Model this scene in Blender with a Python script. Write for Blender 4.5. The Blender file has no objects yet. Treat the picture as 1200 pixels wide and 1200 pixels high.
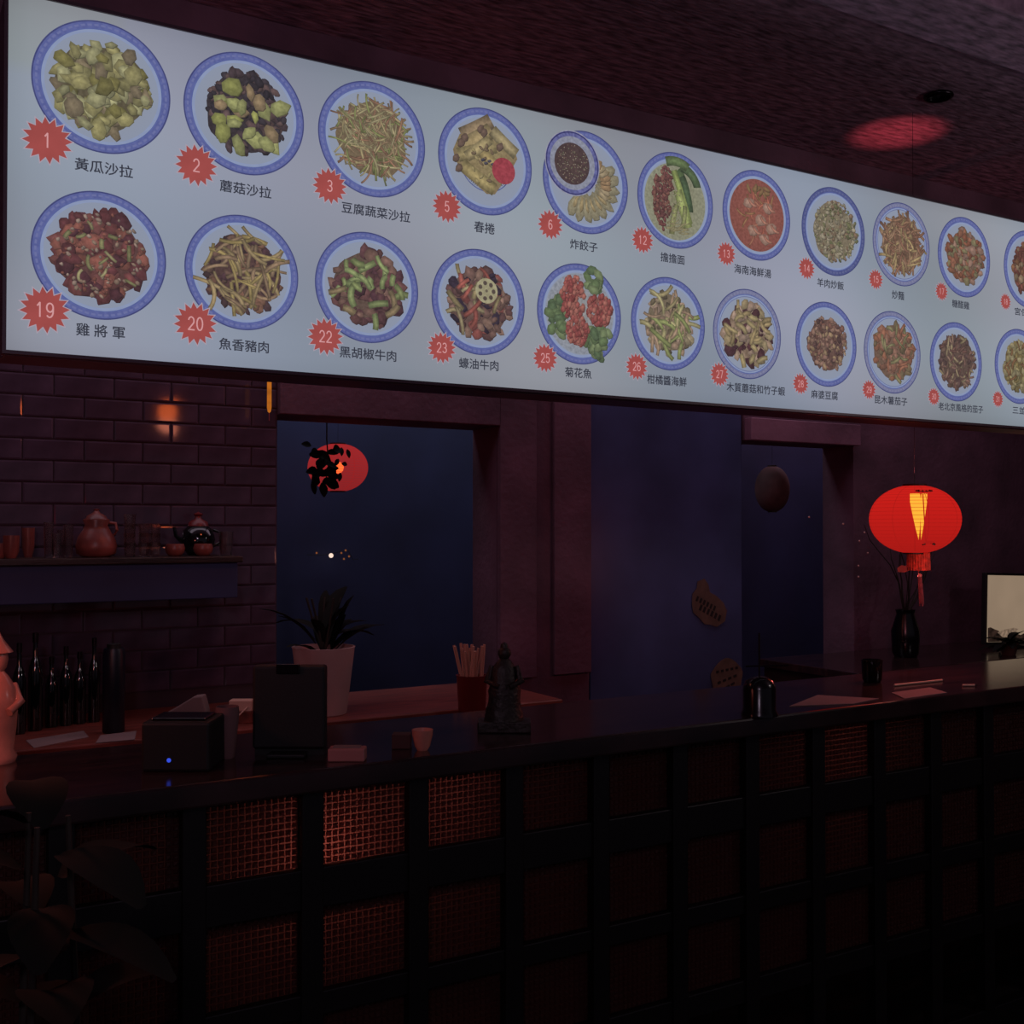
import bpy, math, random
from mathutils import Vector, Matrix, Euler
random.seed(7)
R = math.radians
COL = bpy.context.scene.collection
SC = bpy.context.scene

def lin(c):
    return tuple(((v/255)/12.92 if v/255 <= .04045 else ((v/255+.055)/1.055)**2.4) for v in c[:3])

# ---------------------------------------------------------------- camera, world, exposure
F = 1270.0
TH = math.atan(2170/F)                 # angle between the view and the wall direction (+x)
PITCH = math.atan(19/F)
EYE = 1.6
cd = bpy.data.cameras.new('camera'); cam = bpy.data.objects.new('camera', cd); COL.objects.link(cam)
cam.location = (0, 0, EYE)
cam.rotation_euler = (math.pi/2 + PITCH, 0, -(math.pi/2 - TH))
cd.sensor_width = 36; cd.lens = F/1200*36; cd.clip_start = .05; cd.clip_end = 60
SC.camera = cam
SC.view_settings.view_transform = 'Standard'; SC.view_settings.look = 'None'
SC.view_settings.gamma = 1; SC.view_settings.exposure = 0
SC.view_settings.use_curve_mapping = False
w = bpy.data.worlds.new('world'); SC.world = w; w.use_nodes = True
WORLD_COL = (.046, .040, .056)
w.node_tree.nodes['Background'].inputs[0].default_value = (*WORLD_COL, 1)
w.node_tree.nodes['Background'].inputs[1].default_value = 1.0

def light(name, kind, loc, col, power, radius=.05, rot=None, **kw):
    l = bpy.data.lights.new(name, kind); l.color = col; l.energy = power
    if kind in ('POINT', 'SPOT'): l.shadow_soft_size = radius
    for k, v in kw.items(): setattr(l, k, v)
    o = bpy.data.objects.new(name, l); COL.objects.link(o); o.location = loc
    if rot: o.rotation_euler = rot
    return o

# unseen fill lights added behind and beside the camera to lift the room
light('dining_fill_light', 'POINT', (3.7, .8, 2.3), (1, .84, .86), 11, .10)
light('rear_fill_light', 'POINT', (-.4, -.3, 2.35), (.92, .70, .92), 21, .12)
# area fills added to brighten bar and recess walls, hidden above the menu
light('bar_overhead_fill', 'AREA', (.6, 3.32, 2.97), (1, .80, 1), 6.0, shape='RECTANGLE', size=2.8, size_y=.7)
light('bar_overhead_fill', 'AREA', (3.6, 3.32, 2.97), (1, .72, .92), 6.5, shape='RECTANGLE', size=2.8, size_y=.7)
light('recess_overhead_fill', 'AREA', (5.0, 4.3, 2.96), (1, .62, .8), 7, shape='RECTANGLE', size=1.6, size_y=.3)
light('recess_overhead_fill', 'AREA', (2.2, 4.3, 2.96), (.8, .84, 1), 9, shape='RECTANGLE', size=2.2, size_y=.3)

BOARD = 2.25; WALL = 3.75; TOPF = 2.15; TOPB = 2.62; BAR = 1.10; BACKZ = 1.0; BACKF = 3.2; CEIL = 3.0; BULK = 2.9

def ray(px, py):
    u = (px-600)/F; v = -(py-600)/F
    cp, sp = math.cos(PITCH), math.sin(PITCH)
    f = cp - v*sp; up = sp + v*cp
    return Vector((math.cos(TH)*f + u*math.sin(TH), math.sin(TH)*f - u*math.cos(TH), up))
def PD(px, py, d):
    r = ray(px, py); t = d/r.y
    return Vector((0, 0, EYE)) + r*t
def PZ(px, py, z):
    r = ray(px, py); t = (z-EYE)/r.z
    return Vector((0, 0, EYE)) + r*t
def depth(p):
    return p.x*math.cos(TH) + p.y*math.sin(TH)
def m_per_px(p): return depth(p)/F

# ---------------------------------------------------------------- materials
def mat(name, c, rough=.6, metal=0, spec=.5, var=0, scale=8, bump=0, bscale=40, emit=None, es=1, trans=0, coat=0, stretch=None, alpha=None):
    m = bpy.data.materials.new(name); m.use_nodes = True
    nt = m.node_tree; b = nt.nodes['Principled BSDF']
    b.inputs['Base Color'].default_value = (*lin(c), 1)
    b.inputs['Roughness'].default_value = rough; b.inputs['Metallic'].default_value = metal
    b.inputs['Specular IOR Level'].default_value = spec
    b.inputs['Transmission Weight'].default_value = trans
    b.inputs['Coat Weight'].default_value = coat
    tc = nt.nodes.new('ShaderNodeTexCoord'); mp = nt.nodes.new('ShaderNodeMapping')
    nt.links.new(tc.outputs['Object'], mp.inputs[0])
    if stretch: mp.inputs['Scale'].default_value = stretch
    if var:
        n = nt.nodes.new('ShaderNodeTexNoise'); n.inputs['Scale'].default_value = scale; n.inputs['Detail'].default_value = 6
        nt.links.new(mp.outputs[0], n.inputs['Vector'])
        r = nt.nodes.new('ShaderNodeValToRGB'); e = r.color_ramp.elements
        e[0].position = .3; e[1].position = .7
        e[0].color = (*lin([v*(1-var) for v in c]), 1); e[1].color = (*lin([min(255, v*(1+var)) for v in c]), 1)
        nt.links.new(n.outputs[0], r.inputs[0]); nt.links.new(r.outputs[0], b.inputs['Base Color'])
    if bump:
        n2 = nt.nodes.new('ShaderNodeTexNoise'); n2.inputs['Scale'].default_value = bscale; n2.inputs['Detail'].default_value = 4
        nt.links.new(mp.outputs[0], n2.inputs['Vector'])
        bp = nt.nodes.new('ShaderNodeBump'); bp.inputs['Strength'].default_value = bump; bp.inputs['Distance'].default_value = .01
        nt.links.new(n2.outputs[0], bp.inputs['Height']); nt.links.new(bp.outputs[0], b.inputs['Normal'])
    if emit:
        b.inputs['Emission Color'].default_value = (*lin(emit), 1); b.inputs['Emission Strength'].default_value = es
    return m

def mat_print():
    m = bpy.data.materials.new('backlit_print'); m.use_nodes = True; nt = m.node_tree; nt.nodes.clear()
    o = nt.nodes.new('ShaderNodeOutputMaterial'); e = nt.nodes.new('ShaderNodeEmission')
    a = nt.nodes.new('ShaderNodeAttribute'); a.attribute_name = 'Col'
    tc = nt.nodes.new('ShaderNodeTexCoord'); n = nt.nodes.new('ShaderNodeTexNoise'); n.inputs['Scale'].default_value = 130; n.inputs['Detail'].default_value = 3
    nt.links.new(tc.outputs['Object'], n.inputs['Vector'])
    mr = nt.nodes.new('ShaderNodeMapRange'); mr.inputs['From Min'].default_value = .3; mr.inputs['From Max'].default_value = .7
    mr.inputs['To Min'].default_value = .78; mr.inputs['To Max'].default_value = 1.16
    nt.links.new(n.outputs[0], mr.inputs[0])
    mx = nt.nodes.new('ShaderNodeMix'); mx.data_type = 'RGBA'; mx.blend_type = 'MULTIPLY'; mx.inputs[0].default_value = 1
    nt.links.new(a.outputs['Color'], mx.inputs[6]); nt.links.new(mr.outputs[0], mx.inputs[7])
    nt.links.new(mx.outputs[2], e.inputs[0]); nt.links.new(e.outputs[0], o.inputs[0])
    return m

def mat_emit(name, c, s=1, var=0, scale=3):
    m = bpy.data.materials.new(name); m.use_nodes = True; nt = m.node_tree; nt.nodes.clear()
    o = nt.nodes.new('ShaderNodeOutputMaterial'); e = nt.nodes.new('ShaderNodeEmission')
    e.inputs[0].default_value = (*lin(c), 1); e.inputs[1].default_value = s
    if var:
        tc = nt.nodes.new('ShaderNodeTexCoord'); n = nt.nodes.new('ShaderNodeTexNoise'); n.inputs['Scale'].default_value = scale
        nt.links.new(tc.outputs['Object'], n.inputs['Vector'])
        r = nt.nodes.new('ShaderNodeValToRGB'); r.color_ramp.elements[0].position = .35; r.color_ramp.elements[1].position = .65
        r.color_ramp.elements[0].color = (*lin([v*(1-var) for v in c]), 1); r.color_ramp.elements[1].color = (*lin([v*(1+var) for v in c]), 1)
        nt.links.new(n.outputs[0], r.inputs[0]); nt.links.new(r.outputs[0], e.inputs[0])
    nt.links.new(e.outputs[0], o.inputs[0])
    return m

def mat_shell(name, c, s, through):
    """lit paper / silk: glows, and lets part of the bulb inside show through"""
    m = bpy.data.materials.new(name); m.use_nodes = True; nt = m.node_tree; nt.nodes.clear()
    o = nt.nodes.new('ShaderNodeOutputMaterial'); e = nt.nodes.new('ShaderNodeEmission')
    tc = nt.nodes.new('ShaderNodeTexCoord'); sx = nt.nodes.new('ShaderNodeSeparateXYZ')
    nt.links.new(tc.outputs['Object'], sx.inputs[0])
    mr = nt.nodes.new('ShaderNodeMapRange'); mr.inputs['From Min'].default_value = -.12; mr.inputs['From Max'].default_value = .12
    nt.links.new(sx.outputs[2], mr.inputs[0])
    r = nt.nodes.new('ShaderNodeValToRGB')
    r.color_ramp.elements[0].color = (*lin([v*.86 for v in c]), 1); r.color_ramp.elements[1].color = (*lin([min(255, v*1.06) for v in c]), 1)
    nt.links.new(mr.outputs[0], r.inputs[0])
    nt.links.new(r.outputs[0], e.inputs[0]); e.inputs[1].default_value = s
    t = nt.nodes.new('ShaderNodeBsdfTransparent'); t.inputs[0].default_value = (1, .8, .5, 1)
    mx = nt.nodes.new('ShaderNodeMixShader'); mx.inputs[0].default_value = through
    nt.links.new(e.outputs[0], mx.inputs[1]); nt.links.new(t.outputs[0], mx.inputs[2]); nt.links.new(mx.outputs[0], o.inputs[0])
    return m

def mat_translucent(name, c, w=.35, rough=.2):
    m = mat(name, c, rough); nt = m.node_tree; b = nt.nodes['Principled BSDF']; o = nt.nodes['Material Output']
    t = nt.nodes.new('ShaderNodeBsdfTranslucent'); t.inputs[0].default_value = (*lin([min(255, v*1.6) for v in c]), 1)
    mx = nt.nodes.new('ShaderNodeMixShader'); mx.inputs[0].default_value = w
    nt.links.new(b.outputs[0], mx.inputs[1]); nt.links.new(t.outputs[0], mx.inputs[2]); nt.links.new(mx.outputs[0], o.inputs[0])
    return m

M = dict(
 tile=mat('glazed_brown_tile', (78, 62, 76), .09, spec=.4, var=.25, scale=5),
 grout=mat('dark_grout', (66, 50, 58), .9),
 plaster=mat('dark_plum_plaster', (92, 62, 76), .75, var=.18, scale=4, bump=.3),
 bulk=mat('dark_lacquered_bulkhead', (120, 84, 100), .55, var=.2, scale=3, bump=.2),
 ceil=mat('dark_textured_ceiling', (136, 110, 128), .6, var=.34, scale=16, bump=.5, bscale=22, stretch=(1, 3.5, 1)),
 floor=mat('dark_floor', (22, 18, 18), .5, var=.3, scale=6),
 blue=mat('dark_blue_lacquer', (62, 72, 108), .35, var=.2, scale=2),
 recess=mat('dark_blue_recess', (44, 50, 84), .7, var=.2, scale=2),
 wood=mat('dark_stained_wood', (40, 24, 20), .45, var=.35, scale=6, bump=.2, bscale=30, stretch=(1, 8, 8)),
 reed=mat('red_brown_wood', (112, 52, 42), .4, var=.25, scale=6, stretch=(1, 8, 8)),
 top=mat('dark_polished_counter', (44, 30, 30), .16, spec=.6, var=.3, scale=5, stretch=(1, 6, 1)),
 post=mat('black_lacquered_post', (14, 10, 10), .4),
 mosaic=mat_translucent('amber_glass_mosaic', (84, 52, 46), .5),
 black=mat('matt_black_plastic', (9, 9, 10), .6, bump=.05, bscale=200),
 blackgloss=mat('black_glossy_plastic', (10, 10, 12), .2),
 metal=mat('dark_metal', (50, 46, 50), .35, metal=1),
 frame=mat('dark_aluminium_profile', (84, 64, 74), .4, metal=.2),
 paper=mat('dull_paper', (128, 106, 104), .8, var=.05),
 bucket=mat('matt_white_plastic', (200, 160, 155), .6, var=.03),
 ceramic=mat('cream_glazed_ceramic', (200, 130, 112), .25, var=.12, scale=12),
 jar=mat('dull_glazed_ceramic', (128, 66, 58), .35, var=.2, scale=12),
 glass=mat('clear_glass', (240, 225, 220), .13, trans=1),
 darkglass=mat('dark_bottle_glass', (10, 14, 14), .08, spec=.8),
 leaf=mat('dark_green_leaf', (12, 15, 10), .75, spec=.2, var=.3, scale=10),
 stem=mat('dark_stem', (34, 28, 20), .7),
 bronze=mat('dark_bronze', (48, 40, 36), .5, metal=.3, bump=.5, bscale=60),
 sticker=mat('tan_sticker', (88, 70, 58), .7, var=.15, scale=20),
 ink=mat('dark_ink', (22, 16, 16), .8),
 straw=mat('pale_wooden_sticks', (190, 130, 110), .7),
 redpaint=mat('red_lacquer_cup', (110, 34, 34), .35),
 wire=mat('dark_wire', (26, 6, 6), .6),
 string=mat('black_cord', (12, 10, 10), .8),
 tassel=mat('dusty_red_silk', (150, 70, 78), .7, var=.2, scale=60),
 fringe=mat('red_orange_silk_fringe', (190, 62, 48), .7, var=.25, scale=90),
 pale=mat('unlit_lantern_paper', (84, 50, 50), .8, var=.2, scale=10),
 cable=mat('white_cable', (215, 170, 150), .5),
 earth=mat('terracotta', (70, 38, 30), .8),
)
M['print'] = mat_print()
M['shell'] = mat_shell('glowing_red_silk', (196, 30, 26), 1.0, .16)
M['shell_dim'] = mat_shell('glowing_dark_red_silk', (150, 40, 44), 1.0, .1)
M['bulb'] = mat_emit('warm_yellow_bulb', (255, 240, 90), 4.2)
M['bulb2'] = mat_emit('orange_bulb', (255, 110, 50), 14)
M['spark'] = mat_emit('tiny_white_bulb', (255, 225, 205), 1.0)
M['sparkdim'] = mat_emit('tiny_dim_glint', (120, 70, 40), 1.0)
M['led'] = mat_emit('blue_led', (55, 80, 220), 1.0)
M['screen'] = mat_emit('lit_screen_beige', (140, 120, 100), 1.0, .04, 3)
M['screen_dark'] = mat_emit('lit_screen_dark_hill', (34, 24, 20), 1.0, .5, 40)
M['screen_snow'] = mat_emit('lit_screen_pale_patch', (118, 98, 82), 1.0, .2, 60)

# ---------------------------------------------------------------- mesh builder
class MB:
    def __init__(s): s.v = []; s.f = []; s.c = []
    def add(s, vs, fs, cols=None):
        n = len(s.v); s.v += [tuple(v) for v in vs]; s.f += [tuple(i+n for i in f) for f in fs]
        if cols: s.c += cols
    def box(s, x0, x1, y0, y1, z0, z1, M4=None):
        vs = [Vector((x, y, z)) for x in (x0, x1) for y in (y0, y1) for z in (z0, z1)]
        if M4: vs = [M4 @ v for v in vs]
        s.add(vs, [(0, 1, 3, 2), (4, 6, 7, 5), (0, 4, 5, 1), (2, 3, 7, 6), (0, 2, 6, 4), (1, 5, 7, 3)]); return s
    def lathe(s, prof, c=(0, 0, 0), n=24, sx=1, sy=1, cap=True):
        vs = []; fs = []
        for r, z in prof:
            for k in range(n):
                a = 2*math.pi*k/n; vs.append((c[0]+r*sx*math.cos(a), c[1]+r*sy*math.sin(a), c[2]+z))
        for i in range(len(prof)-1):
            for k in range(n):
                k2 = (k+1) % n; fs.append((i*n+k, i*n+k2, (i+1)*n+k2, (i+1)*n+k))
        if cap:
            if prof[0][0] > 1e-5: fs.append(tuple(reversed(range(n))))
            if prof[-1][0] > 1e-5: fs.append(tuple((len(prof)-1)*n+k for k in range(n)))
        s.add(vs, fs); return s
    def tube(s, pts, r, n=8, r2=None):
        pts = [Vector(p) for p in pts]; vs = []; fs = []
        for i, p in enumerate(pts):
            t = (pts[min(i+1, len(pts)-1)] - pts[max(i-1, 0)]).normalized()
            a = t.orthogonal().normalized() if abs(t.z) > .99 else t.cross(Vector((0, 0, 1))).normalized()
            b = t.cross(a); rr = r if r2 is None else r + (r2-r)*i/(len(pts)-1)
            for k in range(n):
                an = 2*math.pi*k/n; vs.append(p + a*rr*math.cos(an) + b*rr*math.sin(an))
        for i in range(len(pts)-1):
            for k in range(n):
                k2 = (k+1) % n; fs.append((i*n+k, i*n+k2, (i+1)*n+k2, (i+1)*n+k))
        fs.append(tuple(range(n))); fs.append(tuple((len(pts)-1)*n+k for k in reversed(range(n))))
        s.add(vs, fs); return s
    def torus(s, c, R1, r, n=32, m=6, sz=1):
        vs = []; fs = []
        for i in range(n):
            a = 2*math.pi*i/n
            for j in range(m):
                b = 2*math.pi*j/m; rr = R1 + r*math.cos(b)
                vs.append((c[0]+rr*math.cos(a), c[1]+rr*math.sin(a), c[2]+r*math.sin(b)*sz))
        for i in range(n):
            for j in range(m):
                i2 = (i+1) % n; j2 = (j+1) % m; fs.append((i*m+j, i2*m+j, i2*m+j2, i*m+j2))
        s.add(vs, fs); return s
    def leaf(s, base, d, up, L, W, bend=.25, n=5):
        d = d.normalized(); side = d.cross(up).normalized(); up = side.cross(d).normalized(); vs = []; fs = []
        for i in range(n+1):
            t = i/n; c = base + d*L*t - Vector((0, 0, 1))*bend*L*t*t
            wd = W*math.sin(math.pi*(t*.92+.04))**.8*.5
            vs += [c - side*wd + up*wd*.25, c, c + side*wd + up*wd*.25]
        for i in range(n):
            a = i*3; fs += [(a, a+1, a+4, a+3), (a+1, a+2, a+5, a+4)]
        s.add(vs, fs); return s
    def build(s, name, m, parent=None, origin=None, smooth=False, bevel=0):
        o3 = Vector(origin) if origin is not None else Vector((0, 0, 0))
        if parent is not None: o3 = wloc(parent)
        me = bpy.data.meshes.new(name)
        me.from_pydata([tuple(Vector(v)-o3) for v in s.v], [], s.f); me.update()
        if s.c:
            at = me.color_attributes.new('Col', 'FLOAT_COLOR', 'POINT')
            at.data.foreach_set('color', [x for c in s.c for x in (*c, 1.0)])
        if smooth:
            for p in me.polygons: p.use_smooth = True
        me.materials.append(m)
        o = bpy.data.objects.new(name, me); COL.objects.link(o)
        if parent is not None: o.parent = parent
        else: o.location = o3
        if smooth:
            md = o.modifiers.new('split', 'EDGE_SPLIT'); md.split_angle = R(50)
        if bevel:
            b = o.modifiers.new('bevel', 'BEVEL'); b.width = bevel; b.segments = 2; b.limit_method = 'ANGLE'
        return o
def wloc(o):
    p = Vector((0, 0, 0))
    while o is not None: p += o.location; o = o.parent
    return p
def tag(o, label, cat, group=None):
    o['label'] = label; o['category'] = cat
    if group: o['group'] = group
    return o
def thing(name, label, cat, loc, group=None):
    o = bpy.data.objects.new(name, None); o.empty_display_size = .05; COL.objects.link(o); o.location = loc
    return tag(o, label, cat, group)
def struct(o, label=None):
    o['kind'] = 'structure'
    if label: o['label'] = label
    return o
def copy_tree(o, parent=None):
    c = o.copy(); COL.objects.link(c)
    if parent: c.parent = parent
    for ch in list(o.children): copy_tree(ch, c)
    return c

# ---------------------------------------------------------------- room shell
X0, X1 = -2.2, 7.0
ox1 = PD(325, 560, WALL).x; ox2 = PD(582, 560, WALL).x          # left opening
px1 = PD(690, 560, WALL).x; px2 = PD(872, 560, WALL).x          # blue door
qx2 = PD(1000, 560, WALL).x                                     # right opening ends
LINT = 2.005
struct(MB().box(X0, X1, -2.5, 5.0, -.1, 0).build('floor', M['floor']))
struct(MB().box(X0, X1, -2.5, 5.0, CEIL, CEIL+.1).build('ceiling', M['ceil']))
struct(MB().box(X0-.1, X0, -2.5, 5.0, 0, CEIL).build('wall_left', M['plaster']))
struct(MB().box(X1, X1+.1, -2.5, 5.0, 0, CEIL).build('wall_right', M['plaster']))
wb = struct(MB().box(X0, ox1, WALL+.004, WALL+.2, 0, CEIL).build('wall_back', M['grout']))
o = MB(); o.box(ox2, px1, WALL, WALL+.2, 0, CEIL); o.box(ox1, ox2, WALL, WALL+.2, LINT, CEIL)
o.box(px1, px2, WALL+.06, WALL+.2, 0, CEIL); o.box(px2, qx2, WALL, WALL+.2, LINT, CEIL); o.box(qx2, X1, WALL, WALL+.2, 0, CEIL)
o.build('wall_panelling', M['plaster'], wb)
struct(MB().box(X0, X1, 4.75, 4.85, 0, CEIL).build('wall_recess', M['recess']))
# lintel boards (reddish wood) over the two openings
struct(MB().box(ox1, ox2, WALL-.03, WALL-.001, LINT, LINT+.14).build('trim_1', M['plaster'], bevel=.004))
struct(MB().box(px2, qx2, WALL-.05, WALL-.001, LINT-.003, LINT+.10).build('trim_2', M['bulk'], bevel=.004))
struct(MB().box(ox2, ox2+.17, WALL-.03, WALL-.001, BACKZ, 2.6).build('trim_3', M['plaster'], bevel=.004))
struct(MB().box(ox2+.26, px1, WALL-.02, WALL-.001, BACKZ, 2.6).build('trim_4', M['plaster'], bevel=.004))
struct(MB().box(X0, X1, BULK, BULK+.06, 2.16, CEIL-.001).build('wall_bulkhead', M['bulk']))
struct(MB().box(X0, X1, 1.76, 1.98, CEIL-.06, CEIL-.002).build('trim_5', M['ceil'], bevel=.004))
# glazed metro tiles, one mesh shared
TW, THH, G = .1845, .0695, .004
def tile_mesh(w_, h_):
    me = bpy.data.meshes.new('tile'); b = .005; t = .0014
    x, z = w_-G, h_-G
    v = [(0, 0, 0), (x, 0, 0), (x, 0, z), (0, 0, z), (b, -t, b), (x-b, -t, b), (x-b, -t, z-b), (b, -t, z-b)]
    me.from_pydata(v, [], [(4, 5, 6, 7), (0, 1, 5, 4), (1, 2, 6, 5), (2, 3, 7, 6), (3, 0, 4, 7)]); me.materials.append(M['tile']); return me
tm = tile_mesh(TW, THH); tmh = tile_mesh(TW/2, THH)
xr = ox1; zr = PD(195, 507, WALL).z + THH/2
k0 = int((zr-1.005)/THH)
for r in range(-3, k0):
    z = zr - r*THH - THH
    if z < 1.003 or z > 2.3: continue
    off = (r % 2)
    x = xr
    if off:
        o = bpy.data.objects.new('tile', tmh); COL.objects.link(o); o.parent = wb; o.location = (x-TW/2, WALL, z); x -= TW/2
    while x > -.35:
        x -= TW
        o = bpy.data.objects.new('tile', tm); COL.objects.link(o); o.parent = wb; o.location = (x, WALL, z)
        o.rotation_euler = (R(random.uniform(-.5, .5)), 0, R(random.uniform(-.5, .5)))
# blue flush door
dr = bpy.data.objects.new('door_1', None); COL.objects.link(dr); dr.location = (px1, WALL+.02, 0); struct(dr, 'tall dark blue flush door')
MB().box(px1+.01, px2-.01, WALL+.005, WALL+.05, .01, 2.6).build('door_panel', M['blue'], dr, bevel=.004)

# ---------------------------------------------------------------- menu lightbox
pTL = PD(8, -9, BOARD); pBL = PD(7, 410, BOARD)
bx0 = pBL.x; bz0 = pBL.z; bz1 = PD(300, -12.5+.2285*300, BOARD).z
bx1 = PD(1200, 400, BOARD).x + .22
menu = thing('menu_lightbox', 'long white backlit menu board showing rows of numbered dishes, hung above the bar', 'menu board', ((bx0+bx1)/2, BOARD+.06, bz0-.012))
MB().box(bx0-.004, bx1+.004, BOARD+.004, BOARD+.12, bz0-.010, bz1+.008).build('housing', M['frame'], menu, bevel=.003)
fr = MB(); e = .007
fr.box(bx0-e, bx1+e, BOARD-.004, BOARD+.02, bz0-e, bz0); fr.box(bx0-e, bx1+e, BOARD-.004, BOARD+.02, bz1, bz1+e)
fr.box(bx0-e, bx0, BOARD-.004, BOARD+.02, bz0, bz1); fr.box(bx1, bx1+e, BOARD-.004, BOARD+.02, bz0, bz1)
fr.build('frame', M['frame'], menu)
for bxk in (bx0+.4, (bx0+bx1)/2, bx1-.12):
    MB().box(bxk-.02, bxk+.02, BOARD+.12, BULK, bz1-.2, bz1-.16).build('bracket', M['metal'], menu)
# lit face, vertex-coloured grid: the tubes inside make soft uneven bands
g = MB(); NX, NY = 90, 22; vs = []; cs = []; fs = []
rnd = random.Random(3)
for j in range(NY+1):
    for i in range(NX+1):
        u, v = i/NX, j/NY
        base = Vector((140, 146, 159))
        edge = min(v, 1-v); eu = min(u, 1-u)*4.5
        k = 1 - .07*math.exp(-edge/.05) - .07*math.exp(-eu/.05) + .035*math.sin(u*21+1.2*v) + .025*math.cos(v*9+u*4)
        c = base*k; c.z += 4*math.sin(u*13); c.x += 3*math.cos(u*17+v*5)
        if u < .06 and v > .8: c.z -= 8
        vs.append((bx0+(bx1-bx0)*u, BOARD+.001, bz0+(bz1-bz0)*v)); cs.append(lin(c))
for j in range(NY):
    for i in range(NX):
        a = j*(NX+1)+i; fs.append((a, a+1, a+NX+2, a+NX+1))
g.add(vs, fs, cs)
def mat_face():
    m = bpy.data.materials.new('backlit_face'); m.use_nodes = True; nt = m.node_tree; nt.nodes.clear()
    o = nt.nodes.new('ShaderNodeOutputMaterial'); e = nt.nodes.new('ShaderNodeEmission'); a = nt.nodes.new('ShaderNodeAttribute'); a.attribute_name = 'Col'
    nt.links.new(a.outputs['Color'], e.inputs[0]); nt.links.new(e.outputs[0], o.inputs[0]); return m
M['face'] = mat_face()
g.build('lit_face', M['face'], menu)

def soft(c):
    return [v*.78 + g_*.22 for v, g_ in zip(c, (122, 120, 128))]
class Print(MB):
    """flat printed artwork on the menu face; u,v are metres on the face around (cx,cz)"""
    def __init__(s, cx, cz, y=.0004): super().__init__(); s.cx = cx; s.cz = cz; s.y = y; s.k = 0
    def P(s, u, v): return (s.cx+u, BOARD - s.y - s.k*.00002, s.cz+v)
    def fan(s, pts, cc, cr, ctr=None):
        s.k += 1
        n = len(pts)
        if ctr is None: ctr = (sum(p[0] for p in pts)/n, sum(p[1] for p in pts)/n)
        s.add([s.P(*ctr)] + [s.P(*p) for p in pts], [(0, i+1, (i+1) % n+1) for i in range(n)], [lin(soft(cc))]+[lin(soft(cr))]*n)
    def ring(s, r0, r1, col, n=96, jit=0, rad=lambda a: 1, rn=random):
        s.k += 1; vs = []; cs = []
        for i in range(n):
            a = 2*math.pi*i/n
            for r in (r0, r1):
                vs.append(s.P(r*math.cos(a)*rad(a), r*math.sin(a)*rad(a))); jv = rn.uniform(-jit, jit); cs.append(lin([max(0, c + jv) for c in col]))
        s.add(vs, [(2*i, 2*i+1, 2*((i+1) % n)+1, 2*((i+1) % n)) for i in range(n)], cs)
    def disc(s, r, c0, c1, u=0, v=0, n=64, sq=1, tilt=0):
        s.fan([(u+r*math.cos(2*math.pi*i/n), v+r*sq*math.sin(2*math.pi*i/n)) for i in range(n)], c0, c1)
    def chunk(s, u, v, a, b, rot, col, rn, n=7, hi=1.10, lo=.76):
        pts = []
        for i in range(n):
            t = 2*math.pi*(i+rn.uniform(-.25, .25))/n; q = rn.uniform(.8, 1.1)
            x, y = a*q*math.cos(t), b*q*math.sin(t); pts.append((u+x*math.cos(rot)-y*math.sin(rot), v+x*math.sin(rot)+y*math.cos(rot)))
        s.fan([(p[0]+.0012, p[1]-.0014) for p in pts], [c*.6 for c in col], [c*.55 for c in col])
        s.k -= .5
        s.fan(pts, [min(235, c*hi) for c in col], [c*lo for c in col], (u-a*.15, v+b*.25))
    def strand(s, u, v, L, w_, rot, curve, col, rn):
        s.k += 1; n = 6; vs = []; cs = []; a = rot; x, y = u, v
        for i in range(n+1):
            nx, ny = -math.sin(a), math.cos(a)
            f = .8+.3*math.sin(math.pi*i/n)
            for q, kk in ((-1, .62), (0, 1.15), (1, .72)):
                vs.append(s.P(x+nx*w_*q*.5, y+ny*w_*q*.5)); cs.append(lin(soft([min(235, c*kk*f) for c in col])))
            x += math.cos(a)*L/n; y += math.sin(a)*L/n; a += curve/n
        fs = []
        for i in range(n):
            b = i*3; fs += [(b, b+3, b+4, b+1), (b+1, b+4, b+5, b+2)]
        s.add(vs, fs, cs)

YG = (146, 138, 86); YG2 = (126, 118, 62); YG3 = (160, 156, 108); GR = (82, 98, 54); DG = (56, 66, 44)
DK = (50, 42, 48); DK2 = (68, 52, 56); PE = (142, 118, 84); NO = (146, 130, 90); NO2 = (128, 104, 76); RB = (106, 58, 54); RB2 = (130, 72, 60)
PU = (84, 50, 52); OR = (144, 90, 66); OR2 = (128, 74, 52); RC = (140, 128, 102); SH = (168, 138, 116); RD = (150, 66, 58)
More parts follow.
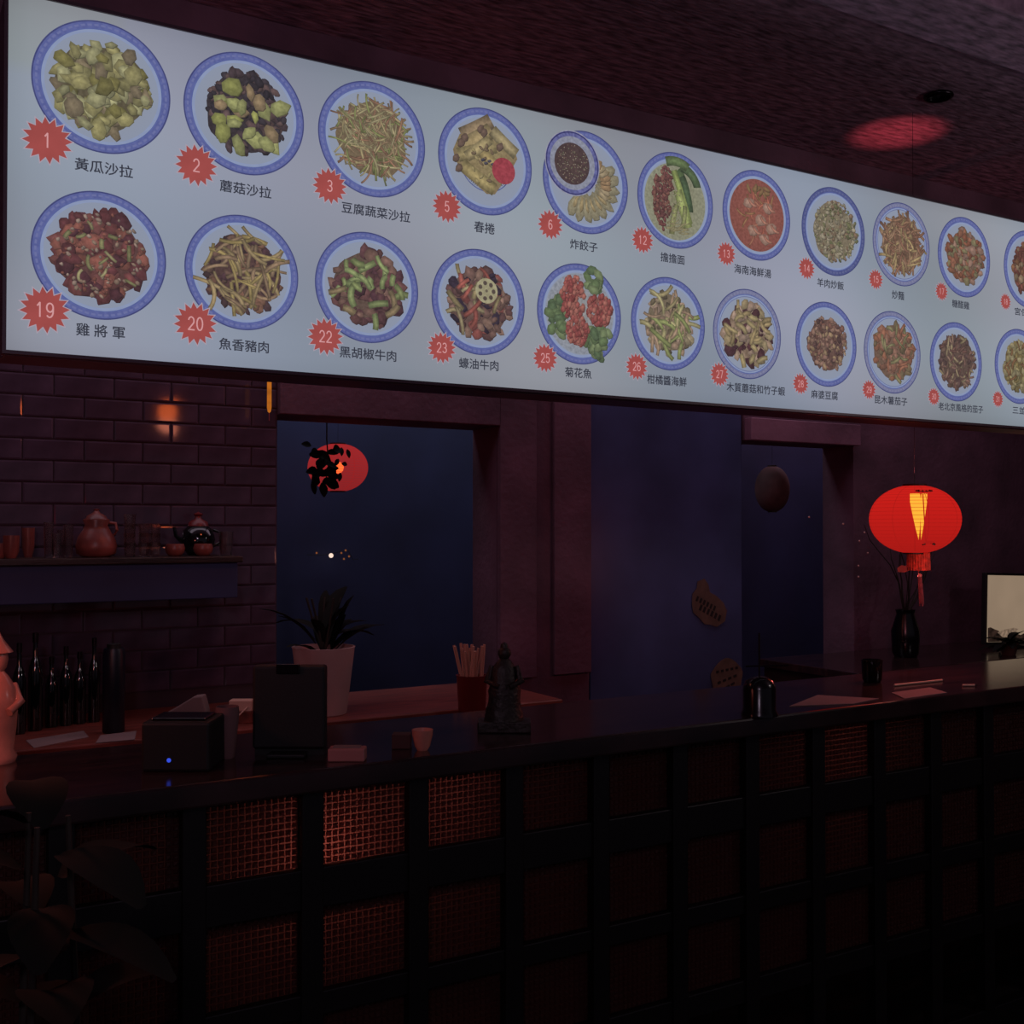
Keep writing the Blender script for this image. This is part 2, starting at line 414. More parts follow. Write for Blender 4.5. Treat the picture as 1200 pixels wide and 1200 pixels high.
# number, caption, plate centre px, vertical extent px, caption px, caption width px, badge px, badge r px, recipe
DISH = [
 ('1', '黃瓜沙拉', 120.5, 22, 180, 122, 197, 68, 55, 166, 26, dict(base=(88, 78, 54), c=[(75, .1, .17, [YG, YG2, YG3, YG, (128, 112, 84)])])),
 ('2', '蘑菇沙拉', 287.5, 59, 205, 288, 222, 60, 229, 195, 23, dict(base=(46, 38, 42), c=[(85, .06, .12, [DK, DK2, (40, 34, 40), (88, 66, 64)]), (12, .12, .19, [(148, 150, 76), (150, 152, 90), PE])])),
 ('3', '豆腐蔬菜沙拉', 437, 93, 231, 441, 249, 80, 385, 219, 20, dict(base=(118, 98, 70), s=[(190, .4, .025, [NO, NO2, (150, 138, 98), (112, 116, 66), (134, 96, 72)])])),
 ('5', '春捲', 569.5, 124, 252, 567.5, 267, 24, 522, 243, 18, dict(kind='rolls')),
 ('6', '炸餃子', 687, 151, 274, 684, 288, 32, 643, 264, 16.5, dict(kind='dumplings')),
 ('12', '擔擔面', 792, 176, 291, 788, 303, 28, 751, 282, 15, dict(kind='bowl')),
 ('13', '海南海鮮湯', 887, 197, 305, 882, 318, 43, 849, 298, 13.5, dict(kind='soup')),
 ('14', '羊肉炒飯', 977, 217, 323, 973, 333, 31, 943, 315, 12.5, dict(base=(128, 114, 88), thick=1, c=[(170, .03, .08, [RC, (152, 140, 114), (120, 96, 74), (108, 108, 70), (140, 130, 96)])])),
 ('15', '炒麵', 1056.5, 235, 335, 1052, 346, 14, 1024, 328, 11.5, dict(base=(104, 76, 56), thin=1, fr=.82, s=[(150, .45, .045, [(138, 100, 74), (122, 84, 64), (150, 126, 84), (146, 112, 84)])])),
 ('17', '糖醋雞', 1130, 252, 348, 1125.5, 357, 20, 1101, 342, 10.5, dict(base=(112, 84, 66), c=[(75, .08, .16, [OR, OR2, (146, 110, 92), (128, 116, 80)])])),
 ('18', '宮保雞丁', 1205, 268, 361, 1204, 367, 30, 1176, 354, 9.5, dict(base=(92, 56, 42), c=[(85, .06, .13, [RB2, (118, 76, 50), (138, 112, 84), (96, 50, 40)])])),
 ('19', '雞 將 軍', 117.5, 221, 375, 118, 388, 57, 52, 364, 26, dict(base=(86, 52, 48), fr=.8, c=[(60, .1, .18, [RB, RB2, (92, 44, 46), (112, 56, 54), (80, 40, 46)]), (70, .02, .045, [(140, 112, 92), (150, 124, 108), RB2])], s=[(12, .22, .04, [(140, 130, 88), (112, 108, 68)])])),
 ('20', '魚香豬肉', 284.5, 249, 387, 286, 405, 58, 228, 380, 23.5, dict(base=(76, 50, 46), c=[(45, .07, .13, [(62, 42, 44), (98, 70, 58), (70, 44, 48), (118, 80, 62)])], s=[(55, .55, .045, [(146, 124, 84), (138, 118, 70), (128, 102, 76)])])),
 ('22', '黑胡椒牛肉', 431, 269, 402, 431.5, 415, 66, 380, 395, 20.5, dict(base=(92, 70, 58), c=[(45, .1, .18, [PU, (98, 60, 58), (70, 40, 46), (118, 84, 72)])], s=[(26, .35, .09, [(112, 122, 72), (120, 132, 80), (128, 108, 76)])])),
 ('23', '蠔油牛肉', 561.5, 289, 416, 561, 427, 46, 516, 408, 17.5, dict(kind='lotus', base=(98, 70, 62), fr=.78, c=[(60, .08, .16, [(112, 80, 70), (46, 34, 48), (138, 104, 88), (126, 64, 58), (86, 56, 54)])], s=[(16, .45, .07, [(144, 128, 92), (140, 70, 60), (128, 112, 76)])])),
 ('25', '菊花魚', 679.5, 306, 427, 677.5, 437, 31, 637, 420, 16, dict(kind='flower')),
 ('26', '柑橘醬海鮮', 783.5, 322, 434, 781.5, 446, 46, 744, 430, 15, dict(base=(116, 100, 76), fr=.76, c=[(35, .08, .15, [(150, 122, 98), (90, 78, 58), (158, 140, 106), SH])], s=[(34, .6, .07, [(150, 140, 96), (122, 128, 74), (142, 128, 88), (150, 122, 96)])])),
 ('27', '木質蘑菇和竹子蝦', 876, 336, 444, 886, 456, 68, 841, 439, 13.5, dict(base=(128, 102, 80), thin=1, fr=.8, c=[(30, .1, .17, [(76, 40, 44), (66, 36, 42), SH, (162, 132, 106)]), (16, .12, .18, [SH, (148, 128, 92), (74, 40, 44)])], s=[(24, .35, .09, [(148, 130, 88), (138, 118, 80)])])),
 ('28', '麻婆豆腐', 968.5, 351, 453, 966, 463, 31, 936, 450, 12, dict(base=(98, 68, 58), fr=.74, c=[(120, .04, .09, [(142, 106, 88), (112, 74, 62), (88, 60, 56), (152, 122, 90), (130, 94, 80)])])),
 ('29', '昆木薯茄子', 1046, 362, 461, 1044, 469.5, 38, 1016, 457, 11, dict(base=(112, 84, 66), thin=1, fr=.82, c=[(60, .08, .16, [OR, (134, 88, 68), (118, 98, 70), (148, 104, 84)])], s=[(18, .35, .07, [OR, (112, 104, 70)])])),
 ('30', '老北京風格的茄子', 1120.5, 375, 470, 1126, 478, 52, 1092, 465, 10, dict(base=(88, 66, 56), c=[(30, .07, .13, [(98, 74, 60), (84, 60, 56)])], s=[(90, .25, .045, [(120, 92, 76), (92, 62, 54), (132, 114, 84), (104, 74, 64)])])),
 ('31', '三並世夫肉', 1193.5, 383, 473, 1205, 482, 37, 1167, 468, 9.5, dict(base=(104, 84, 50), fr=.76, c=[(60, .08, .15, [(142, 128, 84), (150, 136, 96), (122, 104, 60)])], s=[(14, .35, .05, [(110, 76, 48)])])),
]
RIMB = (90, 97, 150)
def plate_print(num, px, y0, y1, spec, rn):
    a = PD(px, y0, BOARD); b = PD(px, y1, BOARD)
    py = (y0+y1)/2 + 1.5
    c = PD(px, py, BOARD); R0 = (a.z-b.z)/2*.975
    holder = bpy.data.objects.new('plate_picture', None); holder.empty_display_size = .03; COL.objects.link(holder); holder.parent = menu
    holder.location = Vector((c.x, BOARD, c.z)) - wloc(menu)
    p = Print(c.x, c.z)
    thin = spec.get('thin'); dark = spec.get('thick')
    rb = tuple(v*(.86 if dark else 1.0) for v in RIMB) if not thin else (112, 114, 146)
    p.disc(R0*.88, (146, 150, 158), (140, 152, 176), n=72)
    p.ring(R0*.865, R0, rb, n=140, jit=7, rn=rn)
    p.ring(R0*.978, R0, (66, 70, 116), n=80, jit=5, rn=rn)
    p.ring(R0*.865, R0*.885, (88, 98, 152), n=80, jit=6, rn=rn)
    p.ring(R0*.82, R0*.865, (134, 146, 178), n=64, jit=3, rn=rn)
    if thin: p.ring(R0*.82, R0*.835, (100, 106, 146), n=64, jit=6, rn=rn)
    for i in range(60):     # fret marks of the blue border
        t = 2*math.pi*i/60; q = R0*.932
        p.k = 6 + (i % 2)
        p.fan([(q*math.cos(t+d1)*s1, q*math.sin(t+d1)*s1) for d1, s1 in ((-.035, .982), (.035, .982), (.035, 1.018), (-.035, 1.018))], [v*1.12 for v in rb], [v*1.08 for v in rb])
    p.build('plate_rim', M['face'], holder)
    f = Print(c.x, c.z, .0010)
    RF = R0*.83*spec.get('fr', .80)/.80*.86
    def inside(q=1.0):
        while True:
            u, v = rn.uniform(-1, 1), rn.uniform(-1, 1)
            if u*u+v*v < 1: return u*RF*q, v*RF*q
    kind = spec.get('kind')
    if kind not in ('rolls', 'dumplings', 'bowl', 'soup', 'flower'):
        b0 = spec['base']; ph = [rn.uniform(0, 6.3) for _ in range(3)]
        f.fan([(RF*.9*(1+.04*math.sin(3*t+ph[0])+.04*math.sin(7*t+ph[1]))*math.cos(t), RF*.9*(1+.04*math.sin(3*t+ph[0])+.03*math.sin(5*t+ph[2]))*math.sin(t)) for t in [2*math.pi*i/40 for i in range(40)]], b0, [v*.9 for v in b0])
    for n, s0, s1, cols in spec.get('c', []):
        s0 *= .95; s1 *= 1.05
        for i in range(int(n*1.9)):
            u, v = inside(.94); a_ = R0*rn.uniform(s0, s1); jf = rn.uniform(.84, 1.12); col = [x*jf for x in rn.choice(cols)]
            f.chunk(u, v, a_, a_*rn.uniform(.5, .85), rn.uniform(0, 3.14), col, rn, n=rn.choice((5, 6, 7, 8)))
    for n, L, w_, cols in spec.get('s', []):
        for i in range(n):
            u, v = inside(.92); rot = rn.uniform(0, 6.28); L_ = L*R0*rn.uniform(.6, 1.2); w_ = w_
            f.strand(u-math.cos(rot)*L_*.5, v-math.sin(rot)*L_*.5, L_, min(w_*1.5, w_+.022)*R0*rn.uniform(.7, 1.2), rot, rn.uniform(-1.6, 1.6), (lambda jf, c_: [x*jf for x in c_])(rn.uniform(.84, 1.1), rn.choice(cols)), rn)
    if kind == 'lotus':
        f.disc(R0*.24, (158, 150, 112), (166, 158, 118), R0*.14, R0*.22, n=20)
        for i in range(7):
            t = 2*math.pi*i/7; f.disc(R0*.045, (70, 58, 50), (80, 66, 56), R0*.14+R0*.15*math.cos(t), R0*.22+R0*.15*math.sin(t), n=8)
        f.disc(R0*.03, (96, 84, 66), (96, 84, 66), R0*.14, R0*.22, n=8)
    if kind == 'rolls':
        f.ring(R0*.55, R0*.57, (84, 92, 140), n=60, jit=8, rn=rn)
        for i in range(26):
            t = -2.4+i*.09; f.strand(R0*.36*math.cos(t), R0*.36*math.sin(t), R0*.17, R0*.022, t, 0, (84, 90, 136), rn)
        out = [(190, 300), (225, 215), (290, 200), (350, 145), (390, 170), (460, 220), (520, 290), (540, 350), (490, 440), (415, 548), (370, 545), (300, 480), (240, 430), (200, 350)]
        cv = lambda x, y: ((x-368)/255*R0, -(y-365-.19*(x-368))/295*R0)
        f.fan([cv(*q) for q in out], (150, 132, 86), (126, 106, 72), cv(370, 330))
        def roll(a, b, w_, col):
            A, B = cv(*a), cv(*b); L = math.hypot(B[0]-A[0], B[1]-A[1]); f.strand(A[0], A[1], L, w_*R0, math.atan2(B[1]-A[1], B[0]-A[0]), .1, col, rn)
        roll((235, 225), (400, 150), .30, (134, 112, 82)); roll((230, 290), (400, 200), .30, (146, 126, 84)); roll((400, 190), (530, 330), .24, (148, 132, 92))
        roll((215, 330), (420, 290), .26, (154, 136, 88)); roll((235, 380), (410, 530), .26, (152, 134, 84)); roll((330, 300), (450, 420), .22, (148, 128, 80)); roll((260, 340), (390, 250), .2, (158, 140, 94))
        for (a, b) in ((250, 235), (232, 262), (335, 185), (355, 205), (205, 345), (222, 400), (440, 285)):
            u_, v_ = cv(a, b); f.chunk(u_, v_, .10*R0, .07*R0, 1, (104, 80, 66), rn)
        for i in range(14): f.chunk(rn.uniform(-.3, .2)*R0, rn.uniform(-.4, .3)*R0, .06*R0, .03*R0, rn.uniform(0, 3), rn.choice([(118, 96, 70), (166, 148, 96)]), rn)
        for i in range(4): f.chunk(R0*(-.08+.07*i), R0*(.02-.05*(i % 2)), .05*R0, .025*R0, .4, (70, 66, 78), rn)
        f.disc(R0*.25, (160, 52, 62), (152, 48, 58), R0*.37, -R0*.12, n=28)
    if kind == 'dumplings':
        for i in range(10):
            t = -2.1+i*.29; u, v = R0*.5*math.cos(t), R0*.5*math.sin(t)
            f.chunk(u, v, .30*R0, .13*R0, t, (150, 140, 108), rn, n=10); f.chunk(u*.9, v*.9, .17*R0, .06*R0, t, (162, 140, 96), rn, n=7)
        for i in range(8):
            t = -.5+i*.2; f.chunk(R0*.45*math.cos(t), R0*.45*math.sin(t)+.02*R0, .14*R0, .07*R0, t, rn.choice([(160, 126, 88), (166, 146, 110)]), rn)
        q = PD(669.5, 192, BOARD); q2 = PD(669.5, 155, BOARD); rr = q2.z-q.z; uu, vv = q.x-c.x, q.z-c.z
        s = Print(q.x, q.z, .0060)
        s.disc(rr*1.03, (150, 150, 165), (150, 150, 165)); s.ring(rr*.84, rr, (96, 98, 146), n=90, jit=16, rn=rn); s.ring(rr*.95, rr*.99, (58, 58, 104), n=60)
        s.disc(rr*.84, (130, 132, 150), (138, 142, 160)); s.disc(rr*.66, (72, 52, 48), (62, 44, 44), -rr*.02, -rr*.02)
        for i in range(130):
            t = rn.uniform(0, 6.28); d_ = rr*.6*math.sqrt(rn.random()); s.k += .1; col = rn.choice([(132, 116, 92), (104, 110, 78), (112, 84, 70), (150, 140, 120)])
            s.fan([(d_*math.cos(t)+.0016*math.cos(j*1.6), d_*math.sin(t)+.0016*math.sin(j*1.6)) for j in range(4)], col, col)
        s.build('sauce_bowl_picture', M['print'], holder)
    if kind == 'bowl':
        f.disc(R0*.80, (128, 126, 92), (138, 138, 112), -R0*.02, -R0*.03)
        for i in range(190):
            t = rn.uniform(1.7, 4.3); d_ = R0*rn.uniform(.2, .72); f.chunk(-R0*.1+d_*math.cos(t)*.75, d_*math.sin(t), .06*R0, .04*R0, rn.uniform(0, 3), rn.choice([(112, 62, 58), (98, 56, 52), (126, 78, 66)]), rn)
        for (u, v, L, w_, rot, cur, col) in ((.0, .62, .7, .22, -.9, -.7, (76, 96, 56)), (.1, .7, .6, .2, -.2, -1.2, (66, 84, 52)), (.1, .5, .75, .2, -1.1, -.4, (60, 78, 50)), (-.1, .6, 1.15, .16, -1.15, -.1, (136, 150, 78)), (.0, .2, .8, .22, -1.2, 0, (148, 158, 88)), (-.3, .75, .6, .2, .3, -.9, (84, 102, 60)), (-.02, -.1, .65, .14, -1.9, .3, (130, 132, 80)), (.2, -.1, .5, .12, -1.6, -.3, (122, 126, 76))):
            f.strand(u*R0, v*R0, L*R0, w_*R0, rot, cur, col, rn)
        for i in range(70): f.chunk(rn.gauss(-.12, .14)*R0, rn.gauss(-.1, .22)*R0, .016*R0, .011*R0, rn.uniform(0, 3), (166, 150, 122), rn, n=5)
        for i in range(25): f.strand(rn.uniform(-.35, .1)*R0, -rn.uniform(.5, .7)*R0, .25*R0, .02*R0, rn.uniform(-.5, .5), .5, (132, 122, 84), rn)
    if kind == 'soup':
        f.disc(R0*.80, (142, 78, 62), (128, 66, 56))
        for i in range(22):
            u, v = inside(.8); f.strand(u, v, .3*R0, .05*R0, rn.uniform(0, 6), rn.uniform(-1, 1), rn.choice([(150, 92, 70), (134, 92, 60), (156, 84, 64)]), rn)
        for (u, v) in ((-.25, .25), (.3, .2), (.1, -.1), (-.12, -.35), (.2, -.5), (.42, -.25)):
            f.chunk(u*R0, v*R0, .16*R0, .13*R0, 0, (170, 128, 108), rn, n=9); f.strand(u*R0, v*R0+.1*R0, .3*R0, .07*R0, -1.2, 1.5, (160, 104, 84), rn)
        for i in range(8): f.chunk(rn.uniform(-.4, .3)*R0, rn.uniform(.45, .65)*R0, .13*R0, .05*R0, rn.uniform(0, 3), (132, 98, 62), rn)
    if kind == 'flower':
        f.disc(R0*.80, (146, 144, 140), (140, 146, 158))
        for (u, v, n) in ((-.55, .1, 16), (.35, .62, 14), (.3, -.58, 22), (-.5, -.25, 8), (.55, -.45, 10)):
            for i in range(n): f.chunk((u+rn.gauss(0, .1))*R0, (v+rn.gauss(0, .12))*R0, .14*R0, .10*R0, rn.uniform(0, 3), rn.choice([(92, 112, 70), (112, 128, 84), (80, 100, 66)]), rn, n=8)
        for (u, v, sx, sy, n) in ((-.2, .3, .24, .38, 80), (.42, .12, .27, .27, 75), (-.12, -.35, .22, .24, 60)):
            for i in range(int(n*1.5)):
                t = rn.uniform(0, 6.28); d_ = math.sqrt(rn.random()); f.chunk((u+sx*1.15*d_*math.cos(t))*R0, (v+sy*1.15*d_*math.sin(t))*R0, .075*R0, .055*R0, 1.2, rn.choice([(156, 76, 68), (142, 62, 58), (172, 98, 84)]), rn, n=6)
    f.build('food_picture', M['print'], holder)
    return c, R0

def text_mesh(txt, width, height, mtl, pos, parent, name):
    cu = bpy.data.curves.new('t', 'FONT'); cu.body = txt; cu.align_x = 'CENTER'; cu.align_y = 'CENTER'; cu.size = 1; cu.resolution_u = 3
    ob = bpy.data.objects.new('t', cu); COL.objects.link(ob)
    dg = bpy.context.evaluated_depsgraph_get(); dg.update()
    me = bpy.data.meshes.new_from_object(ob.evaluated_get(dg)); bpy.data.objects.remove(ob); bpy.data.curves.remove(cu)
    xs = [v.co.x for v in me.vertices]; ys = [v.co.y for v in me.vertices]
    cx, cy = (min(xs)+max(xs))/2, (min(ys)+max(ys))/2; sx = width/(max(xs)-min(xs)); sy = height/(max(ys)-min(ys))
    for v in me.vertices: v.co = Vector(((v.co.x-cx)*sx, 0, (v.co.y-cy)*sy))
    V0 = [v.co.copy() for v in me.vertices]; F0 = [tuple(p.vertices) for p in me.polygons]; e_ = height*.016; me = bpy.data.meshes.new(name)
    VV = []; FF = []
    for q, (ax, az) in enumerate(((-e_, 0), (e_, 0), (0, -e_), (0, e_))):      # four shifted prints make the strokes bolder
        FF += [tuple(i+len(VV) for i in f) for f in F0]; VV += [(v.x+ax, -.00003*q, v.z+az) for v in V0]
    me.from_pydata(VV, [], FF)
    me.name = name; me.materials.clear(); me.materials.append(mtl)
    o = bpy.data.objects.new(name, me); COL.objects.link(o); o.parent = parent; o.location = Vector(pos)-wloc(parent)
    return o
M['cap'] = mat_emit('caption_ink', (54, 56, 68), 1)
M['num'] = mat_emit('badge_number_pink', (206, 150, 152), 1)
M['badge'] = mat_emit('badge_red', (154, 74, 72), 1, .03, 20)
M['badge_line'] = mat_emit('badge_outline', (164, 152, 166), 1)
def arc(cx, cy, rx_, ry_, a0, a1, n=10): return [(cx+rx_*math.cos(R(a0+(a1-a0)*i/n)), cy+ry_*math.sin(R(a0+(a1-a0)*i/n))) for i in range(n+1)]
GLYPH = {'0': [arc(.5, .5, .42, .5, 90, 450, 20)], '1': [[(.2, .78), (.5, 1), (.5, 0)]], '2': [arc(.5, .7, .4, .3, 165, -35, 10)+[(.08, 0), (.95, 0)]],
 '3': [arc(.48, .75, .38, .25, 150, -90, 10)+arc(.48, .26, .42, .26, 90, -155, 10)], '4': [[(.72, 0), (.72, 1), (.06, .3), (.98, .3)]], '5': [[(.88, 1), (.22, 1), (.14, .5)]+arc(.5, .32, .42, .32, 128, -150, 12)],
 '6': [arc(.55, .55, .46, .45, 50, 180, 8)+arc(.5, .3, .41, .3, 180, 540, 18)], '7': [[(.05, 1), (.95, 1), (.4, 0)]], '8': [arc(.5, .75, .34, .25, 90, 450, 18), arc(.5, .26, .42, .26, 90, 450, 18)], '9': [arc(.5, .69, .41, .31, 0, 360, 18)+arc(.45, .45, .46, .45, 0, -130, 8)]}
def digits(num, rb, b, hold):
    h = rb*.60; w_ = h*.52; gap = h*.14; tot = len(num)*w_+(len(num)-1)*gap; t = h*.052; m = MB(); y = BOARD-.0080
    for i, chx in enumerate(num):
        x0 = b.x-tot/2+i*(w_+gap)
        for pl_ in GLYPH[chx]:
            P_ = [Vector((x0+u*w_, y, b.z-h/2+v*h)) for u, v in pl_]
            for k in range(len(P_)-1):
                d = (P_[k+1]-P_[k]); L = d.length
                if L < 1e-7: continue
                d /= L; nn = Vector((-d.z, 0, d.x))*t; e_ = d*t*.6
                m.add([P_[k]-nn-e_, P_[k+1]-nn+e_, P_[k+1]+nn+e_, P_[k]+nn-e_], [(0, 1, 2, 3)])
    m.build('badge_number', M['num'], hold)
for idx, (num, cap, px, y0, y1, tx, ty, tw, bxp, byp, brp, spec) in enumerate(DISH):
    rn = random.Random(100+idx)
    plate_print(num, px, y0, y1, spec, rn)
    # caption
    p = PD(tx, ty, BOARD); wl = PD(tx+tw/2, ty, BOARD).x - PD(tx-tw/2, ty, BOARD).x
    text_mesh(cap, wl, .0245 if len(cap) > 2 else .026, M['cap'], (p.x, BOARD-.0012, p.z), menu, 'caption')
    # badge
    b = PD(bxp, byp, BOARD); rb = brp*m_per_px(b)*1.06
    hold = bpy.data.objects.new('number_badge', None); hold.empty_display_size = .02; COL.objects.link(hold); hold.parent = menu; hold.location = Vector((b.x, BOARD, b.z))-wloc(menu)
    for nm, k, yy, mt in (('badge_outline', 1.07, .0072, 'badge_line'), ('badge_star', 1.0, .0076, 'badge')):
        st = MB(); n = 16; pts = []
        for i in range(2*n):
            t = math.pi*i/n + .1; q = rb*k*(1.0 if i % 2 == 0 else .72)*(1.0 if k == 1 else 1.02)
            pts.append((b.x+q*math.cos(t), BOARD-yy, b.z+q*math.sin(t)))
        st.add([(b.x, BOARD-yy, b.z)]+pts, [(0, i+1, (i+1) % (2*n)+1) for i in range(2*n)]); st.build(nm, M[mt], hold)
    digits(num, rb, b, hold)

# ---------------------------------------------------------------- bar counter
cx0, cx1 = -.55, 4.6
bar = thing('bar_counter', 'long dark bar counter with black posts and small amber glass mosaic panels', 'bar counter', ((cx0+cx1)/2, 2.4, 0))
MB().box(cx0-.02, cx1+.02, TOPF, TOPB, BAR-.05, BAR).build('counter_top', M['top'], bar, bevel=.006)
rl = [(0, .10), (.34, .40), (.575, .625), (.80, .885), (1.04, 1.05)]
for z0, z1 in rl: MB().box(cx0, cx1, 2.185, 2.225, z0, z1).build('rail', M['post'], bar, bevel=.003)
MB().box(cx0, cx0+.03, 2.2, TOPB-.03, 0, BAR-.05).build('end_panel', M['post'], bar)
MB().box(cx1-.03, cx1, 2.2, TOPB-.03, 0, BAR-.05).build('end_panel', M['post'], bar)
MB().box(cx0+.03, cx1-.03, TOPB-.05, TOPB-.03, 0, BAR-.05).build('back_panel', M['wood'], bar)
pitch = .2455; start = .5466 - 4*pitch
posts = [start+pitch*i for i in range(22) if cx0 < start+pitch*i < cx1]
pm = None
for x in posts:
    MB().box(x-.024, x+.024, 2.178, 2.215, .10, 1.049).build('post', M['post'], bar, bevel=.003)
# mosaic glass: studded sheet between posts (shared mesh data), studs are real relief
def mosaic(w_, h_, seed):
    rn = random.Random(seed); m = MB(); nx = round(w_/.0145); nz = max(2, round(h_/.0145)); dx, dz = w_/nx, h_/nz
    for i in range(nx):
        for j in range(nz):
            x0, z0 = i*dx, j*dz; t = rn.uniform(.0035, .0055); q = .0012
            a, b = rn.uniform(-.0008, .0008), rn.uniform(-.0008, .0008)
            vs = [(x0+q, 0, z0+q), (x0+dx-q, 0, z0+q), (x0+dx-q, 0, z0+dz-q), (x0+q, 0, z0+dz-q),
                  (x0+.0035, -t+a, z0+.0035), (x0+dx-.0035, -t-a, z0+.0035), (x0+dx-.0035, -t-b, z0+dz-.0035), (x0+.0035, -t+b, z0+dz-.0035)]
            m.add(vs, [(4, 5, 6, 7), (0, 1, 5, 4), (1, 2, 6, 5), (2, 3, 7, 6), (3, 0, 4, 7)])
    m.add([(0, .001, 0), (w_, .001, 0), (w_, .001, h_), (0, .001, h_)], [(0, 1, 2, 3)])
    me = bpy.data.meshes.new('mosaic_panel'); me.from_pydata(m.v, [], m.f); me.materials.append(M['mosaic']); return me
rows = [(.885, 1.04), (.625, .80), (.40, .575)]
meshes = [mosaic(pitch-.048, z1-z0, 5+i) for i, (z0, z1) in enumerate(rows)]
for i in range(len(posts)-1):
    for (z0, z1), me in zip(rows, meshes):
        o = bpy.data.objects.new('mosaic_panel', me); COL.objects.link(o); o.parent = bar
        o.location = Vector((posts[i]+.024, 2.205, z0)) - wloc(bar)
light('under_bar_light', 'POINT', (.83, 2.31, .92), (1, .5, .42), .62, .02)
light('under_bar_light', 'POINT', (2.4, 2.40, .99), (1, .5, .46), .3, .03)
light('under_bar_light', 'POINT', (1.12, 2.34, .99), (1, .5, .46), .2, .02)
lamp_u = None

# ---------------------------------------------------------------- back bar
bb = thing('back_counter', 'low red brown back counter running along the tiled wall', 'counter', (.35, 3.47, 0))
MB().box(-1.2, 2.08, BACKF, WALL-.012, BACKZ-.035, BACKZ).build('counter_top', M['reed'], bb, bevel=.004)
for i in range(5):
    x = -1.18+i*.605
    MB().box(x, x+.60, BACKF+.04, WALL-.02, .08, BACKZ-.036).build('cabinet_body', M['wood'], bb)
    dd = MB().box(x+.01, x+.59, BACKF+.022, BACKF+.039, .12, BACKZ-.06).build('cabinet_door', M['wood'], bb, bevel=.003)
    MB().box(x+.5, x+.515, BACKF+.005, BACKF+.021, .6, .75).build('door_handle', M['metal'], bb)
MB().box(-1.18, 1.84, BACKF+.07, WALL-.02, 0, .08).build('plinth', M['post'], bb)
b2 = thing('back_counter', 'dark back counter at the far right that carries the lit screen', 'counter', (5.0, 3.47, 0))
MB().box(3.5, 6.6, 3.15, WALL-.01, BACKZ-.035, BACKZ).build('counter_top', M['top'], b2, bevel=.004)
MB().box(3.53, 6.57, 3.19, WALL-.02, 0, BACKZ-.036).build('cabinet_body', M['wood'], b2)
# shelf
sz = PD(140, 653.5, 3.5).z; sxr = PD(283, 655, 3.5).x
sh = thing('wall_shelf', 'thick dark wall shelf carrying glasses and ceramic jars', 'shelf', ((sxr-.7)/2, 3.62, sz-.13))
MB().box(-.7, sxr, 3.48, WALL-.010, sz-.02, sz).build('shelf_board', M['wood'], sh, bevel=.003)
MB().box(-.69, sxr-.012, 3.50, WALL-.010, sz-.135, sz-.02).build('shelf_box', M['recess'], sh, bevel=.003)

# ---------------------------------------------------------------- objects on the shelf
def on_shelf(px, y=3.6): return PD(px, 653, y).x
def tumbler(name, label, x, y, z, r, h, group=None, cat='glass', mtl='glass'):
    o = MB(); o.lathe([(r*.72, 0), (r*.78, h*.02), (r, h), (r*.93, h), (r*.70, h*.10), (0, h*.10)], (x, y, z), 14, cap=False)
    o.lathe([(0, 0), (r*.72, 0)], (x, y, z), 14, cap=False)
    ca = random.uniform(0, .45)
    o.v = [(x+(a_[0]-x)*math.cos(ca)-(a_[1]-y)*math.sin(ca), y+(a_[0]-x)*math.sin(ca)+(a_[1]-y)*math.cos(ca), a_[2]) for a_ in o.v]
    for i_, v_ in enumerate(o.v):
        if i_ % 2: o.v[i_] = (x+(v_[0]-x)*.90, y+(v_[1]-y)*.90, v_[2])
    o = o.build(name, M[mtl], None, (x, y, z)); return tag(o, label, cat, group)
s_ = .00288    # metres per px at the shelf
GL = [(57, 38, 13), (66, 26, 13), (80, 36, 13), (72, 30, 12)]
names = ['clear tumbler at the left of the left glass cluster, on the shelf', 'short clear tumbler second in the left glass cluster on the shelf', 'clear tumbler at the right of the left cluster, beside the pitcher', 'clear tumbler standing behind the left glass cluster on the shelf']
for (px, hp, wp), lb, yy in zip(GL, names, (3.56, 3.56, 3.56, 3.66)):
    tumbler('drinking_glass', lb, on_shelf(px, yy), yy, sz, wp*s_*.42, hp*s_, 'glasses on the wall shelf')
# stacks of nested glasses
def stack(px, yy, n, base, wp, where):
    x = on_shelf(px, yy)
    for k in range(n):
        tumbler('drinking_glass', 'clear tumbler, %s in the %s' % (['bottom', 'second up', 'third up', 'topmost'][k if n > 3 or k < n-1 else 3], where), x, yy, sz+k*.030, wp*s_*.45, .045, 'glasses on the wall shelf')
stack(152, 3.56, 4, 0, 15, 'tallest glass stack on the shelf')
stack(169, 3.60, 3, 0, 15, 'glass stack just right of the tallest one')
stack(182, 3.55, 3, 0, 14, 'glass stack left of the small bowls')
tumbler('drinking_glass', 'clear cut tumbler standing alone at the right end of the shelf', on_shelf(265), 3.6, sz, 20*s_*.45, 28*s_, 'glasses on the wall shelf')
